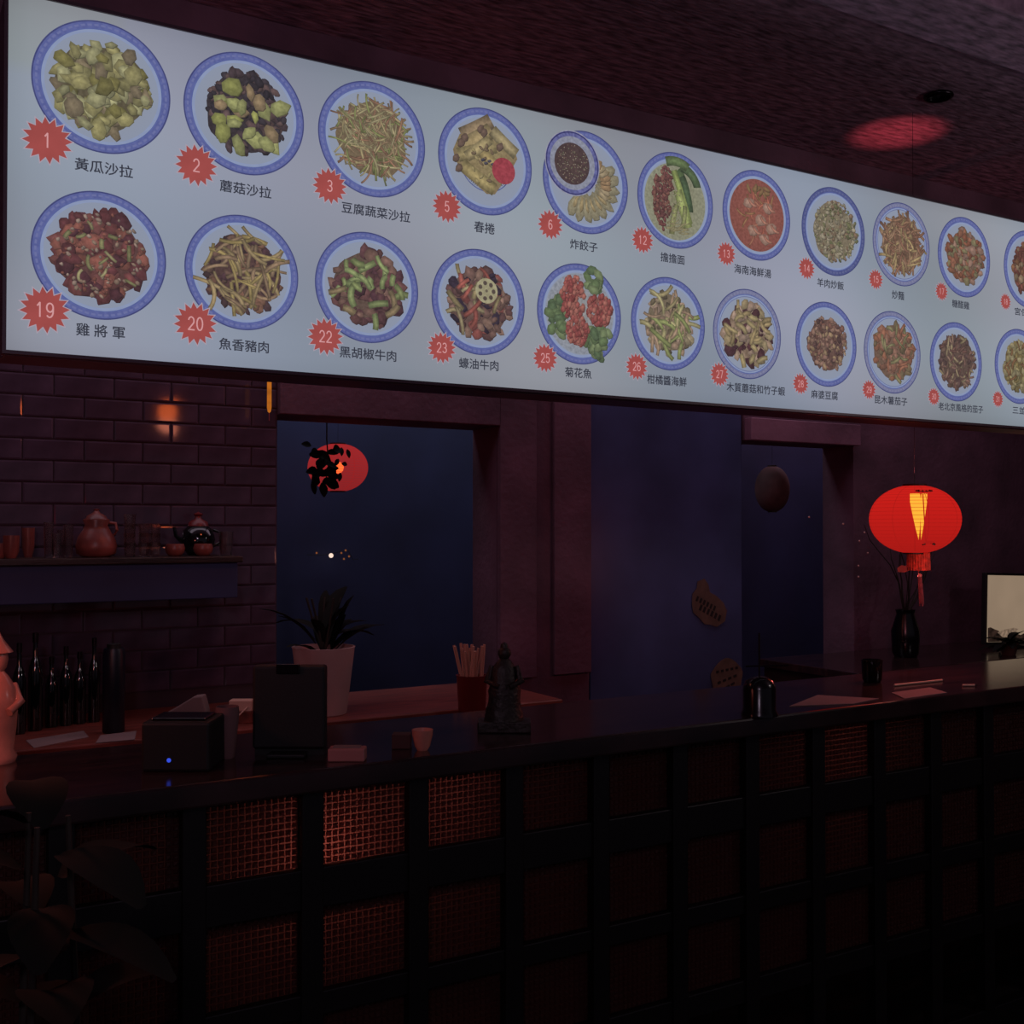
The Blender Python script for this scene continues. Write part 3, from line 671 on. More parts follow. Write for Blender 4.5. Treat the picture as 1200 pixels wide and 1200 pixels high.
# pitcher, cups, bowls, teapot
x = on_shelf(112); y = 3.59
pt = thing('ceramic_pitcher', 'large round cream ceramic pitcher lit red on the shelf', 'pitcher', (x, y, sz))
MB().lathe([(.040, 0), (.058, .012), (.062, .035), (.055, .062), (.040, .086), (.034, .100), (.040, .116), (.038, .120), (.030, .108), (0, .108)], (x, y, sz), 28).build('body', M['jar'], pt, smooth=True)
MB().lathe([(.034, .118), (.028, .130), (.012, .139), (.007, .146), (.010, .150), (0, .152)], (x, y, sz), 20).build('lid', M['jar'], pt, smooth=True)
MB().tube([(x+.036, y, sz+.108), (x+.056, y-.01, sz+.106), (x+.060, y-.012, sz+.085), (x+.052, y-.008, sz+.068)], .005).build('handle', M['jar'], pt, smooth=True)
for px, w_, h_, lb, yy in ((13, 16, 24, 'small cream ceramic cup at the left end of the shelf', 3.57), (33, 13, 32, 'tall dull ceramic cup behind the leftmost cup on the shelf', 3.67), (0, 14, 16, 'low ceramic cup cut off by the left edge of the picture', 3.58)):
    xx = on_shelf(px, yy); r = w_*s_*.5; h = h_*s_
    tag(MB().lathe([(r*.6, 0), (r*.95, h*.3), (r, h*.9), (r*1.02, h), (r*.9, h), (r*.7, h*.3), (0, h*.15)], (xx, yy, sz), 20).build('ceramic_cup', M['jar'], None, (xx, yy, sz), smooth=True), lb, 'cup', 'cups on the shelf')
for px, lb in ((205, 'small round ceramic bowl right of the glass stacks'), (238, 'small ceramic bowl under the dark teapot on the shelf')):
    xx = on_shelf(px, 3.57); r = 11*s_; h = 14*s_
    tag(MB().lathe([(r*.55, 0), (r*.9, h*.3), (r, h*.65), (r*.86, h), (r*.76, h), (r*.85, h*.6), (0, h*.2)], (xx, 3.57, sz), 20).build('ceramic_bowl', M['jar'], None, (xx, 3.57, sz), smooth=True), lb, 'bowl', 'small bowls on the shelf')
x = on_shelf(233, 3.66); y = 3.67
tp = thing('teapot', 'dark round teapot with a red knobbed lid behind the small bowls', 'teapot', (x, y, sz))
MB().lathe([(.030, 0), (.048, .02), (.056, .05), (.048, .085), (.030, .100), (0, .100)], (x, y, sz), 24).build('body', M['darkglass'], tp, smooth=True)
MB().lathe([(.034, .098), (.030, .112), (.012, .122), (.010, .130), (.016, .138), (0, .146)], (x, y, sz), 20).build('lid', M['redpaint'], tp, smooth=True)
MB().tube([(x-.050, y, sz+.045), (x-.075, y-.01, sz+.065), (x-.082, y-.012, sz+.095)], .009, r2=.005).build('spout', M['darkglass'], tp, smooth=True)
MB().tube([(x+.050, y, sz+.030), (x+.078, y, sz+.045), (x+.078, y, sz+.075), (x+.050, y, sz+.085)], .005).build('handle', M['darkglass'], tp, smooth=True)

# ---------------------------------------------------------------- bottles on the back counter
def bottle(px, yb, hp, wp, lb, yy=None, mtl='darkglass'):
    p = PZ(px, yb, BACKZ); s = m_per_px(p); r = wp*s*.5; h = hp*s
    t = thing('bottle', lb, 'bottle', p, 'bottles on the back counter')
    MB().lathe([(r*.9, 0), (r, h*.03), (r, h*.58), (r*.8, h*.67), (r*.36, h*.76), (r*.32, h*.93), (0, h*.93)], p, 20).build('body', M[mtl], t, smooth=True)
    MB().lathe([(r*.40, h*.90), (r*.40, h), (0, h)], p, 12).build('cap', M['metal'], t, smooth=True)
    return t
for a in ((22, 860, 106, 15, 'dark bottle nearest the red lit figurine at the far left'), (41, 856, 114, 16, 'tallest dark bottle among the bottles at the left'), (60, 852, 82, 14, 'short dark bottle third from the left edge'), (77, 850, 92, 14, 'dark bottle fourth from the left edge'), (93, 848, 84, 14, 'dark bottle fifth from the left edge'), (110, 846, 98, 13, 'slim dark bottle just left of the thick blue black bottle')):
    bottle(*a)
p = PZ(133, 858, BACKZ); s = m_per_px(p)
t = thing('tall_canister', 'thick tall blue black canister standing on the back counter', 'canister', p)
MB().lathe([(.9*12*s, 0), (12.5*s, .004), (12.5*s, 92*s), (11*s, 98*s), (0, 98*s)], p, 24).build('body', mat('blue_black_plastic', (14, 16, 30), .4), t, smooth=True)
MB().lathe([(8*s, 97*s), (8*s, 103*s), (0, 104*s)], p, 16).build('lid', M['black'], t, smooth=True)

# left figurine, lit red
p = PZ(-6, 893, BAR); s = m_per_px(p)
fg = thing('ceramic_figurine', 'tall red lit ceramic figurine cut off by the left edge of the picture', 'figurine', p)
H = 156*s
MB().lathe([(22*s, 0), (24*s, 6*s), (20*s, 14*s), (23*s, 40*s), (25*s, 70*s), (21*s, 88*s), (14*s, 100*s), (9*s, 106*s), (0, 106*s)], p, 28).build('robe', M['ceramic'], fg, smooth=True)
MB().lathe([(7*s, 104*s), (12*s, 110*s), (14*s, 120*s), (12*s, 131*s), (6*s, 137*s), (0, 138*s)], p, 22).build('head', M['ceramic'], fg, smooth=True)
MB().lathe([(19*s, 128*s), (17*s, 131*s), (9*s, 142*s), (3*s, 154*s), (0, 156*s)], p, 22, cap=False).build('hat', M['ceramic'], fg, smooth=True)
for sg in (-1, 1):
    MB().tube([p+Vector((sg*17*s, 0, 88*s)), p+Vector((sg*25*s, -10*s, 70*s)), p+Vector((sg*12*s, -24*s, 60*s))], 7*s, r2=5*s).build('sleeve', M['ceramic'], fg, smooth=True)

# papers on the back counter
def sheet(pts, z, lb, name='paper_sheet', cat='paper', mtl='paper', th=.0015, group=None):
    P = [PZ(a, b, z+.0005) for a, b in pts]; c = sum(P, Vector())/len(P)
    m = MB(); n = len(P); m.add([*[v for v in P], *[v+Vector((0, 0, th)) for v in P]], [tuple(range(n)), tuple(range(2*n-1, n-1, -1))]+[(i, (i+1) % n, (i+1) % n+n, i+n) for i in range(n)])
    return tag(m.build(name, M[mtl], None, c), lb, cat, group)
sheet([(30, 868), (98, 857), (104, 864), (40, 877)], BACKZ, 'pale paper sheet on the back counter in front of the bottles', group='papers on the back counter')
sheet([(118, 862), (160, 857), (158, 867), (112, 871)], BACKZ, 'pale paper lying left of the black printer', group='papers on the back counter')
# draped napkin wedge behind printer
p = PZ(214, 850, BACKZ)
nap = MB(); s = m_per_px(p); dxv = Vector((math.sin(TH), -math.cos(TH), 0)); dyv = Vector((math.cos(TH), math.sin(TH), 0))
pf = [(-30, 0), (28, 0), (27, 16), (22, 34), (12, 33), (-6, 22), (-28, 10)]
vs = [p+dxv*a*s+Vector((0, 0, 1))*b*s for a, b in pf]; n = len(pf)
nap.add(vs+[v+dyv*.05 for v in vs], [tuple(range(n)), tuple(reversed(range(n, 2*n)))]+[(i, i+n, (i+1) % n+n, (i+1) % n) for i in range(n)])
tag(nap.build('folded_napkin', M['paper'], None, p, bevel=.004), 'dim pale folded napkin rising behind the black printer', 'napkin')

# black printer with led
def yaw_box(c, w_, d_, h_, yaw, ins=0):
    return Matrix.Translation(c) @ Matrix.Rotation(yaw, 4, 'Z')
YAW = -(math.pi/2-TH)
p = PZ(205, 905, BAR); s = m_per_px(p)
pr = thing('receipt_printer', 'low black receipt printer with a small blue light on the bar', 'printer', p)
Mx = yaw_box(p, 0, 0, 0, YAW)
w_ = 40*s
MB().box(-w_, w_, 0, .12, 0, 58*s, Mx).build('body', M['black'], pr, bevel=.006)
MB().box(-w_*.8, w_*.8, .02, .1, 58*s, 61*s, Mx).build('paper_lid', M['blackgloss'], pr, bevel=.003)
q = p + Mx.to_3x3() @ Vector((-7*s, -.001, 14*s))
ld = MB(); ld.lathe([(0, -.003), (2.6*s, 0), (0, .003)], (0, 0, 0), 12); ld.v = [tuple(q + Mx.to_3x3() @ Vector((v[0], v[2], v[1]))) for v in ld.v]
ld.build('blue_light', M['led'], pr)
# pale tapered cup right of the printer
p = PZ(266, 888, BAR); s = m_per_px(p)
tag(MB().lathe([(8*s, 0), (9*s, 2*s), (14*s, 52*s), (13*s, 60*s), (12*s, 60*s), (7*s, 6*s), (0, 6*s)], p, 24).build('paper_cup', mat('dull_pink_paper', (110, 78, 78), .8), None, p, smooth=True), 'dull pale tapered cup between the printer and the black screen unit', 'cup')
# white adaptor with two cables
p = PZ(281, 848, BACKZ); s = m_per_px(p)
ad = thing('power_adaptor', 'small white power adaptor with two pale cables on the back counter', 'adaptor', p)
Mx = yaw_box(p, 0, 0, 0, YAW)
MB().box(-14*s, 14*s, 0, .05, 0, 14*s, Mx).build('stand', M['reed'], ad, bevel=.002)
MB().box(-13*s, 14*s, 0, .04, 14*s, 27*s, Mx).build('body', M['cable'], ad, bevel=.003)
def loc(a, b, d_=-.01): return p + dxv*a*s + Vector((0, 0, b*s)) + dyv*d_
MB().tube([loc(-13, 20), loc(-19, 18, -.02), loc(-25, 12, -.03), loc(-28, 4, -.04)], .9*s).build('cable', M['cable'], ad, smooth=True)
MB().tube([loc(10, 20), loc(4, 14, -.02), loc(-3, 7, -.03), loc(-8, 1, -.04)], .9*s).build('cable', M['cable'], ad, smooth=True)

# black upright screen unit
p = PZ(337.5, 886, BAR); s = m_per_px(p)
sc = thing('till_screen', 'black upright till screen seen from behind on the bar', 'screen', p)
Mx = yaw_box(p, 0, 0, 0, YAW)
MB().box(-42*s, 43*s, 0, .035, 8*s, 105*s, Mx).build('screen_case', M['black'], sc, bevel=.006)
MB().box(-14*s, 14*s, -.006, 0, 96*s, 107.5*s, Mx).build('camera_bump', M['blackgloss'], sc, bevel=.002)
MB().box(-22*s, 22*s, -.03, .07, 0, 5*s, Mx).build('foot', M['black'], sc, bevel=.003)
MB().box(-40*s, 41*s, .01, .06, 0, 9*s, Mx).build('base', M['black'], sc)

# white plant pot with dark plant
p = PZ(379, 836, BACKZ); s = m_per_px(p)
pl = thing('potted_plant', 'dark leafy plant in a tall white tapered bucket pot behind the till screen', 'plant', p)
MB().lathe([(26*s, 0), (27*s, 1*s), (36*s, 76*s), (37*s, 78*s), (34.5*s, 78*s), (34*s, 70*s), (0, 70*s)], p, 32).build('pot', M['bucket'], pl, smooth=True)
rn = random.Random(11)
for i in range(22):
    a = rn.uniform(0, 6.28); el = rn.uniform(.25, 1.3); top = p+Vector((0, 0, 68*s)); L = rn.uniform(50, 105)*s
    d = Vector((math.cos(a)*math.cos(el), math.sin(a)*math.cos(el)*.7, math.sin(el)))
    b = top + Vector((math.cos(a), math.sin(a), 0))*rn.uniform(0, 16)*s + Vector((0, 0, rn.uniform(0, 30)*s))
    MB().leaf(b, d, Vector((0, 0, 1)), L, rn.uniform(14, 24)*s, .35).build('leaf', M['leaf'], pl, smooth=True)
for i in range(5):
    a = i*1.25; MB().tube([p+Vector((0, 0, 68*s)), p+Vector((math.cos(a)*12*s, math.sin(a)*12*s, 105*s)), p+Vector((math.cos(a)*22*s, math.sin(a)*16*s, 135*s))], 1.3*s).build('stem', M['stem'], pl)

# bright bulb and a painted row of glints in the left opening
pw = PD(388, 651, 4.70)
MB_ = thing('bulb_and_glints', 'one bright tiny bulb with a row of dim painted glints above the plant', 'lights', pw+Vector((0, 0, -.02)))
def sphere(m, c, r, n=10, k=6): m.lathe([(r*math.sin(math.pi*i/k), -r*math.cos(math.pi*i/k)) for i in range(k+1)], c, n, cap=False); return m
sphere(MB(), pw, .011).build('bulb', M['spark'], MB_, smooth=True)
cordpts = [PD(a, b, 4.71) for a, b in ((360, 650), (372, 651), (388, 649), (400, 646), (408, 645), (414, 656), (420, 655))]
MB().tube(cordpts, .0015, 5).build('cord', M['string'], MB_)
for a, b in ((371, 648), (400, 648), (405, 645), (409, 652), (403, 655)):  # reflective glints put in as small glowing dots
    sphere(MB(), PD(a, b, 4.70), .005, 8, 4).build('bulb', M['sparkdim'], MB_, smooth=True)  # painted glints, no real bulbs

# ---------------------------------------------------------------- lanterns
def lantern(c, rx, rz, label, shell, bulb=True, group='red lanterns', hang=True, tail=True, top_to=CEIL, ribs=20):
    L = thing('paper_lantern', label, 'lantern', c, group)
    prof = [(rx*math.sin(math.pi*t)**.92 if 0 < t < 1 else 0, -rz*math.cos(math.pi*t)) for t in [.07+.86*i/24 for i in range(25)]]
    # pleated shell: slightly scalloped between wires
    pr2 = []
    for i in range(len(prof)-1):
        (r0, z0), (r1, z1) = prof[i], prof[i+1]
        pr2 += [(r0, z0), ((r0+r1)/2*1.006, (z0+z1)/2)]
    pr2.append(prof[-1])
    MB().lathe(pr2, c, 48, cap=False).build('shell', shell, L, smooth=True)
    if ribs:
        rb = MB()
        for i in range(2, len(prof)-1): rb.torus((c[0], c[1], c[2]+prof[i][1]), prof[i][0]*1.001, rx*.004, 40, 4)
        rb.build('wire_ribs', M['rib'], L)
        sm = MB()
        for k in range(8):
            a = 2*math.pi*k/8+.2; sm.tube([(c[0]+r*1.003*math.cos(a), c[1]+r*1.003*math.sin(a), c[2]+z) for r, z in prof], rx*.005, 4)
        sm.build('seam_wires', M['rib'], L)
    r0 = prof[-1][0]
    MB().lathe([(r0*1.08, 0), (r0*1.08, rz*.05), (r0*.7, rz*.06), (r0*.7, 0)], (c[0], c[1], c[2]+prof[-1][1]), 24, cap=False).build('top_ring', M['wire'], L)
    MB().lathe([(r0*1.08, -rz*.04), (r0*1.08, 0), (r0*.7, 0), (r0*.7, -rz*.04)], (c[0], c[1], c[2]+prof[0][1]), 24, cap=False).build('bottom_ring', M['wire'], L)
    MB().tube([(c[0], c[1], c[2]+rz*.95), (c[0], c[1], c[2]-rz*.93)], rx*.016, 6).build('spindle', M['wire'], L)
    sp = MB(); sp.tube([(c[0]-r0, c[1], c[2]+rz*.97), (c[0]+r0, c[1], c[2]+rz*.97)], rx*.012, 5); sp.tube([(c[0], c[1]-r0, c[2]+rz*.97), (c[0], c[1]+r0, c[2]+rz*.97)], rx*.012, 5)
    sp.build('top_spreader', M['wire'], L)
    if hang: MB().tube([(c[0], c[1], c[2]+rz*.97), (c[0], c[1], top_to)], .0007, 5).build('hanging_cord', M['string'], L)
    return L
M['rib'] = mat_emit('red_silk_over_wire', (158, 24, 20), 1)
p = PD(1072, 608.5, 2.45); s = m_per_px(p); rx = 51*s; rz = 40*s
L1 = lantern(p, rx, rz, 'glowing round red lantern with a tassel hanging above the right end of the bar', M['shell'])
# bulb: long tapering glass candle lamp, two halves beside the spindle
for dx_, wd in ((-.105, .12), (.11, .07)):
    b = Vector((p.x, p.y, p.z)) + dxv*dx_*rx - dyv*.3*rx
    m = MB(); m.lathe([(wd*rx*.9, rz*.74), (wd*rx, rz*.5), (wd*rx*.75, rz*.15), (wd*rx*.35, -rz*.3), (0, -rz*.6)], (b.x, b.y, b.z), 16)
    # lean towards the spindle
    m.v = [tuple(Vector(v) - dxv*dx_*rx*.75*max(0, (rz*.74-(v[2]-p.z))/(rz*1.34))) for v in m.v]
    m.build('bulb', M['bulb'], L1, smooth=True)
MB().tube([p - dyv*.5*rx + Vector((0, 0, rz*.72)), p - dyv*.5*rx + Vector((0, 0, 0))+dxv*.03*rx, p - dyv*.5*rx + Vector((0, 0, -rz*.72))+dxv*.06*rx], rx*.013, 5).build('inner_wire', M['wire'], L1)
for zz, w_ in ((rz*.80, .17), (-rz*.72, .13)):      # dark scroll ornaments at both ends, on the silk
    e = math.sqrt(max(0, 1-(zz/rz)**2))*rx
    base = p + Vector((0, 0, zz)) - dyv*(e*1.04) + dxv*(-.01 if zz > 0 else .05)*rx
    m = MB()
    for k in range(9):
        a = (k-4)/4; q = base + dxv*a*w_*rx + Vector((0, 0, (.05*rz if zz < 0 else -.02*rz)*(1-a*a)*(1.4))) + dyv*(.03*rx*abs(a))
        sphere(m, q, (.026+.014*(k % 2))*rx, 8, 5)
    m.build('scroll_ornament', M['wire'], L1, smooth=True)
zb = p.z - rz*.99; cb = Vector((p.x, p.y, zb)) + dxv*4*s
m = MB(); nf = 26
for k in range(nf):
    a = 2*math.pi*k/nf; m.tube([cb+Vector((math.cos(a)*11.5*s, math.sin(a)*11.5*s, 1*s)), cb+Vector((math.cos(a)*12.0*s, math.sin(a)*12.0*s, -20*s))], 1.45*s, 5)
m.build('fringe', M['fringe'], L1, smooth=True)
cb2 = cb + Vector((0, 0, -20*s))
MB().tube([cb2, cb2+Vector((0, 0, -4*s))], .5*s, 5).build('tassel_cord', M['tassel'], L1)
cb3 = cb2 + Vector((0, 0, -4*s)) + dxv*1.5*s
sphere(MB(), (cb3.x, cb3.y, cb3.z-2.5*s), 2.6*s).build('tassel_knot', mat('pink_bead', (205, 130, 130), .4), L1, smooth=True)
m = MB()
for k in range(9):
    a = k*.7; m.tube([cb3+Vector((math.cos(a)*1.6*s, math.sin(a)*1.6*s, -4*s)), cb3+dxv*2*s+Vector((math.cos(a)*2.2*s, math.sin(a)*2.2*s, -38*s+(k % 3)*2*s))], .7*s, 4)
m.build('tassel', M['tassel'], L1)
# little tag beside the fringe
tgp = cb + dxv*-17*s + Vector((0, 0, -19*s))
tgm = MB(); pf = [(-8, 1), (-3, 5), (6, 3), (7, -1), (0, -4), (-7, -3)]
vs = [tgp + dxv*a*s + Vector((0, 0, b*s)) for a, b in pf]; n = len(pf)
tgm.add(vs+[v+dyv*.002 for v in vs], [tuple(range(n)), tuple(reversed(range(n, 2*n)))]+[(i, i+n, (i+1) % n+n, (i+1) % n) for i in range(n)])
tgm.build('paper_tag', mat('dull_red_tag', (150, 60, 58), .8), L1)
MB().tube([tgp+dxv*6*s, cb+dxv*-9*s+Vector((0, 0, -14*s))], .5*s, 4).build('tag_string', M['string'], L1)
light('lantern_glow', 'POINT', p+Vector((0, 0, -rz*1.7))+dyv*.10, (1, .13, .12), 3.0, .03)
light('lantern_glow', 'POINT', p+Vector((0, 0, -rz*1.5))-dyv*.16, (1, .34, .26), .34, .02)
aim = PZ(1052, 156, CEIL); src = p + Vector((0, 0, rz*1.3))
v_ = (aim-src); ql = v_.to_track_quat('-Z', 'Y').to_euler()
light('lantern_upward_glow', 'SPOT', src, (1, .12, .14), 40, .012, rot=ql, spot_size=R(18), spot_blend=1.0)

p2 = PD(396, 548, 4.35); s2 = m_per_px(p2)
L2 = lantern(p2, 35*s2, 28*s2, 'dim red lantern partly hidden by dark hanging leaves in the left opening', M['shell_dim'], top_to=CEIL)
sphere(MB(), p2-Vector((0, 0, 0)), 7*s2).build('bulb', M['bulb2'], L2, smooth=True)
rn = random.Random(5)
hv = thing('hanging_vine', 'dark hanging vine leaves in front of the dim red lantern', 'plant', PD(380, 572, 4.1))
pv = PD(383, 515, 4.1); MB().tube([Vector((pv.x, pv.y, CEIL)), pv, PD(385, 545, 4.1), PD(380, 572, 4.1)], .003, 5).build('stem', M['stem'], hv)
for i in range(30):
    a_, b_ = rn.gauss(376, 9), rn.uniform(522, 566)
    c = PD(a_, b_, 4.1); d = Vector((rn.uniform(-1, 1), rn.uniform(-.4, .2), rn.uniform(-1, .3)))
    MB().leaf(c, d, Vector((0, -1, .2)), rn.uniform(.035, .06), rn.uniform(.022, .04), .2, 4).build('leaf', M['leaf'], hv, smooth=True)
for i in range(5):
    c = PD(399+rn.uniform(-2, 14), rn.uniform(523, 560), 4.1); d = Vector((rn.uniform(-1, 1), -.2, rn.uniform(-1, .3)))
    MB().leaf(c, d, Vector((0, -1, .2)), .032, .02, .2, 4).build('leaf', M['leaf'], hv, smooth=True)
p3 = PD(905, 573, 4.1); s3 = m_per_px(p3)
L3 = lantern(p3, 20*s3, 27*s3, 'unlit dull brown lantern hanging under the right lintel', M['pale'], ribs=0)
# out of frame lamps of the bar
p4 = Vector((-.05, 2.28, 1.64))
L4 = lantern(p4, .13, .10, 'red lantern hanging left of the figurine, out of the picture', M['shell'], ribs=0)
sphere(MB(), p4, .02).build('bulb', M['bulb2'], L4, smooth=True)
light('lantern_glow', 'POINT', p4+Vector((.05, 0, -.17)), (1, .26, .19), 2.4, .05)
pb = Vector((1.03, 2.93, 2.085))
pd = thing('pendant_lamp', 'small warm bulb hanging over the back counter, hidden behind the menu', 'lamp', pb)
m = MB(); sphere(m, pb, .038, 16, 10); m.build('bulb', M['bulb2'], pd, smooth=True)
MB().lathe([(.018, .03), (.018, .075), (0, .078)], pb, 12).build('socket', M['black'], pd, smooth=True)
MB().tube([pb+Vector((0, 0, .07)), Vector((pb.x, pb.y, CEIL))], .002, 5).build('cord', M['string'], pd)
light('pendant_glow', 'POINT', pb+Vector((0, 0, -.06)), (1, .28, .16), .8, .04)

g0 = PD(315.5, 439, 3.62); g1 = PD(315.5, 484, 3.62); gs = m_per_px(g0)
gt = thing('gold_tassel', 'slim upright gold tassel with a painted glow at the right edge of the tiled wall', 'lamp', g1)
MB().lathe([(0, 0), (1.8*gs, 1.5*gs), (2.6*gs, 6*gs), (2.6*gs, 40*gs), (1.6*gs, 44*gs), (0, 45*gs)], g1, 14).build('tube', mat_emit('gold_tassel_glow', (176, 98, 30), 1, .12, 20), gt, smooth=True)  # the tassel's lit gold is painted as a glow, no lamp inside
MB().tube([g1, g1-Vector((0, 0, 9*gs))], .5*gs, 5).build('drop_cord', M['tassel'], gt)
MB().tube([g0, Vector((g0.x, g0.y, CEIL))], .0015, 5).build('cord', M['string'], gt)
# ---------------------------------------------------------------- things at the middle of the bar
p = PZ(553, 833, BACKZ); s = m_per_px(p)
ch = thing('chopstick_holder', 'dark red cup crowded with pale wooden chopsticks', 'holder', p)
MB().lathe([(15*s, 0), (16*s, 2*s), (18*s, 40*s), (19*s, 42*s), (16.5*s, 42*s), (14*s, 5*s), (0, 5*s)], p, 24).build('cup', M['redpaint'], ch, smooth=True)
for i in range(26):
    a = rn.uniform(0, 6.28); q = rn.uniform(0, 10)*s; b0 = p+Vector((math.cos(a)*q, math.sin(a)*q, 8*s))
    lean = dxv*rn.uniform(-16, 14)*s + dyv*rn.uniform(-6, 6)*s
    MB().tube([b0, p + (b0-p)*1.3 + lean + Vector((0, 0, rn.uniform(58, 68)*s))], 1.7*s, 5).build('chopstick', M['straw'], ch)
p = PZ(591, 857, BAR); s = m_per_px(p)
st = thing('statuette', 'dark bronze robed statuette on a low rectangular plinth', 'statue', p)
Mx = yaw_box(p, 0, 0, 0, YAW)
MB().box(-31*s, 31*s, -.03, .04, 0, 13*s, Mx).build('plinth', M['bronze'], st, bevel=.003)
b = p + Vector((0, 0, 13*s)) + dyv*.005
o = MB(); o.lathe([(24*s, 0), (23*s, 8*s), (19*s, 22*s), (20*s, 34*s), (16*s, 48*s), (15*s, 60*s), (9*s, 68*s), (5*s, 72*s), (0, 72*s)], b, 26, 1, .75)
vs = []
for v in o.v:
    d = Vector(v)-b; a = math.atan2(d.y, d.x); k = 1+.07*math.sin(9*a+d.z/s*.12); vs.append(tuple(b+Vector((d.x*k, d.y*k, d.z))))
o.v = vs; o.build('robe', M['bronze'], st, smooth=True)
o = MB(); sphere(o, b+Vector((0, 0, 78*s)), 8*s, 16, 10); o.lathe([(5*s, 84*s), (4*s, 89*s), (0, 91*s)], b, 12); o.build('head', M['bronze'], st, smooth=True)
for sg in (-1, 1):
    MB().tube([b+dxv*sg*13*s+Vector((0, 0, 62*s)), b+dxv*sg*20*s-dyv*.01+Vector((0, 0, 46*s)), b+dxv*sg*6*s-dyv*.03+Vector((0, 0, 40*s))], 5*s, r2=3.5*s).build('arm', M['bronze'], st, smooth=True)
p = PZ(495, 879, BAR); s = m_per_px(p)
tag(MB().lathe([(6*s, 0), (9*s, 5*s), (12*s, 18*s), (12.5*s, 24*s), (11.5*s, 24*s), (8*s, 6*s), (0, 4*s)], p, 24).build('tea_cup', M['ceramic'], None, p, smooth=True), 'small pale tea cup on the bar left of the statuette', 'cup')
p = PZ(470, 878, BAR); s = m_per_px(p); Mx = yaw_box(p, 0, 0, 0, YAW)
tag(MB().box(-11*s, 11*s, 0, .035, 0, 17*s, Mx).build('small_box', mat('dull_brown_card', (70, 42, 40), .8), None, p, bevel=.002), 'small dull cardboard box beside the tea cup', 'box')
p = PZ(403, 893, BAR); s = m_per_px(p); Mx = yaw_box(p, 0, 0, 0, YAW)
nd = thing('napkin_dispenser', 'low pale napkin box right of the till screen', 'napkin box', p)
MB().box(-19*s, 24*s, 0, .04, 0, 15*s, Mx).build('body', mat('dull_pink_card', (170, 110, 105), .7), nd, bevel=.003)
MB().box(-14*s, 18*s, .008, .032, 15*s, 16.5*s, Mx).build('napkin', M['paper'], nd)

# ---------------------------------------------------------------- right half
def blob(px, py, pts, d, lb, bars):
    c = PD(px, py, d); s = m_per_px(c); t = thing('sticker', lb, 'sticker', c, 'stickers on the blue door')
    P = [c + Vector((a*s/ math.sin(TH)*.9, 0, b*s)) for a, b in pts]; n = len(P)
    m = MB(); m.add(P+[v+Vector((0, .0012, 0)) for v in P], [tuple(range(n)), tuple(reversed(range(n, 2*n)))]+[(i, i+n, (i+1) % n+n, (i+1) % n) for i in range(n)]); m.build('sticker_face', M['sticker'], t)
    for (a, b, w_, h_, rot) in bars:
        m = MB(); cc = c + Vector((a*s/math.sin(TH)*.9, -.0008, b*s)); m.box(-w_*s/2, w_*s/2, -.0003, .0006, -h_*s/2, h_*s/2, Matrix.Translation(cc) @ Matrix.Rotation(-rot, 4, 'Y')); m.build('printed_mark', M['ink'], t)
pts1 = [(-26, 2), (-25, 14), (-19, 20), (-18, 28), (-8, 31), (-2, 24), (0, 15), (10, 10), (20, 2), (25, -8), (22, -20), (10, -26), (0, -23), (-8, -22), (-16, -14), (-24, -8)]
def rbar(cx, cy, ang, n, step, w_, h_): return [(cx+(i-(n-1)/2)*step*math.cos(ang), cy+(i-(n-1)/2)*step*math.sin(ang), w_, h_, ang) for i in range(n)]
blob(832, 709, pts1, WALL-.001, 'dim tan rounded sticker with dark marks on the blue door, the upper one', rbar(-6, 2, -.45, 6, 5.5, 3, 6)+rbar(0, -9, -.45, 6, 6, 3.5, 7))
pts2 = [(23*math.cos(t)*(1+.05*math.sin(7*t)), 22*math.sin(t)*(1+.05*math.sin(5*t))) for t in [2*math.pi*i/26 for i in range(26)]]
blob(852, 794, pts2, WALL-.001, 'dim tan round sticker with slanting marks, below the other sticker', rbar(0, 9, .1, 5, 7, 4, 3)+rbar(0, -2, .25, 4, 8, 5, 3)+rbar(-3, -12, .35, 4, 8, 6, 2.5))
# beverage tap
p = PZ(890, 838, BAR); s = m_per_px(p)
tpv = thing('drinks_tap', 'dark domed drinks tap with a thin upright rod on the bar', 'tap', p)
MB().lathe([(21*s, 0), (21*s, 3*s), (19*s, 6*s), (19*s, 32*s), (16*s, 40*s), (8*s, 45*s), (0, 46*s)], p, 28).build('body', M['blackgloss'], tpv, smooth=True)
MB().tube([p+Vector((0, 0, 44*s)), p+Vector((0, 0, 96*s))], 1.1*s, 8).build('rod', M['metal'], tpv, smooth=True)
MB().tube([p+dxv*-16*s+Vector((0, 0, 57*s)), p+dxv*34*s+Vector((0, 0, 58*s))], .9*s, 6).build('cross_arm', M['metal'], tpv, smooth=True)
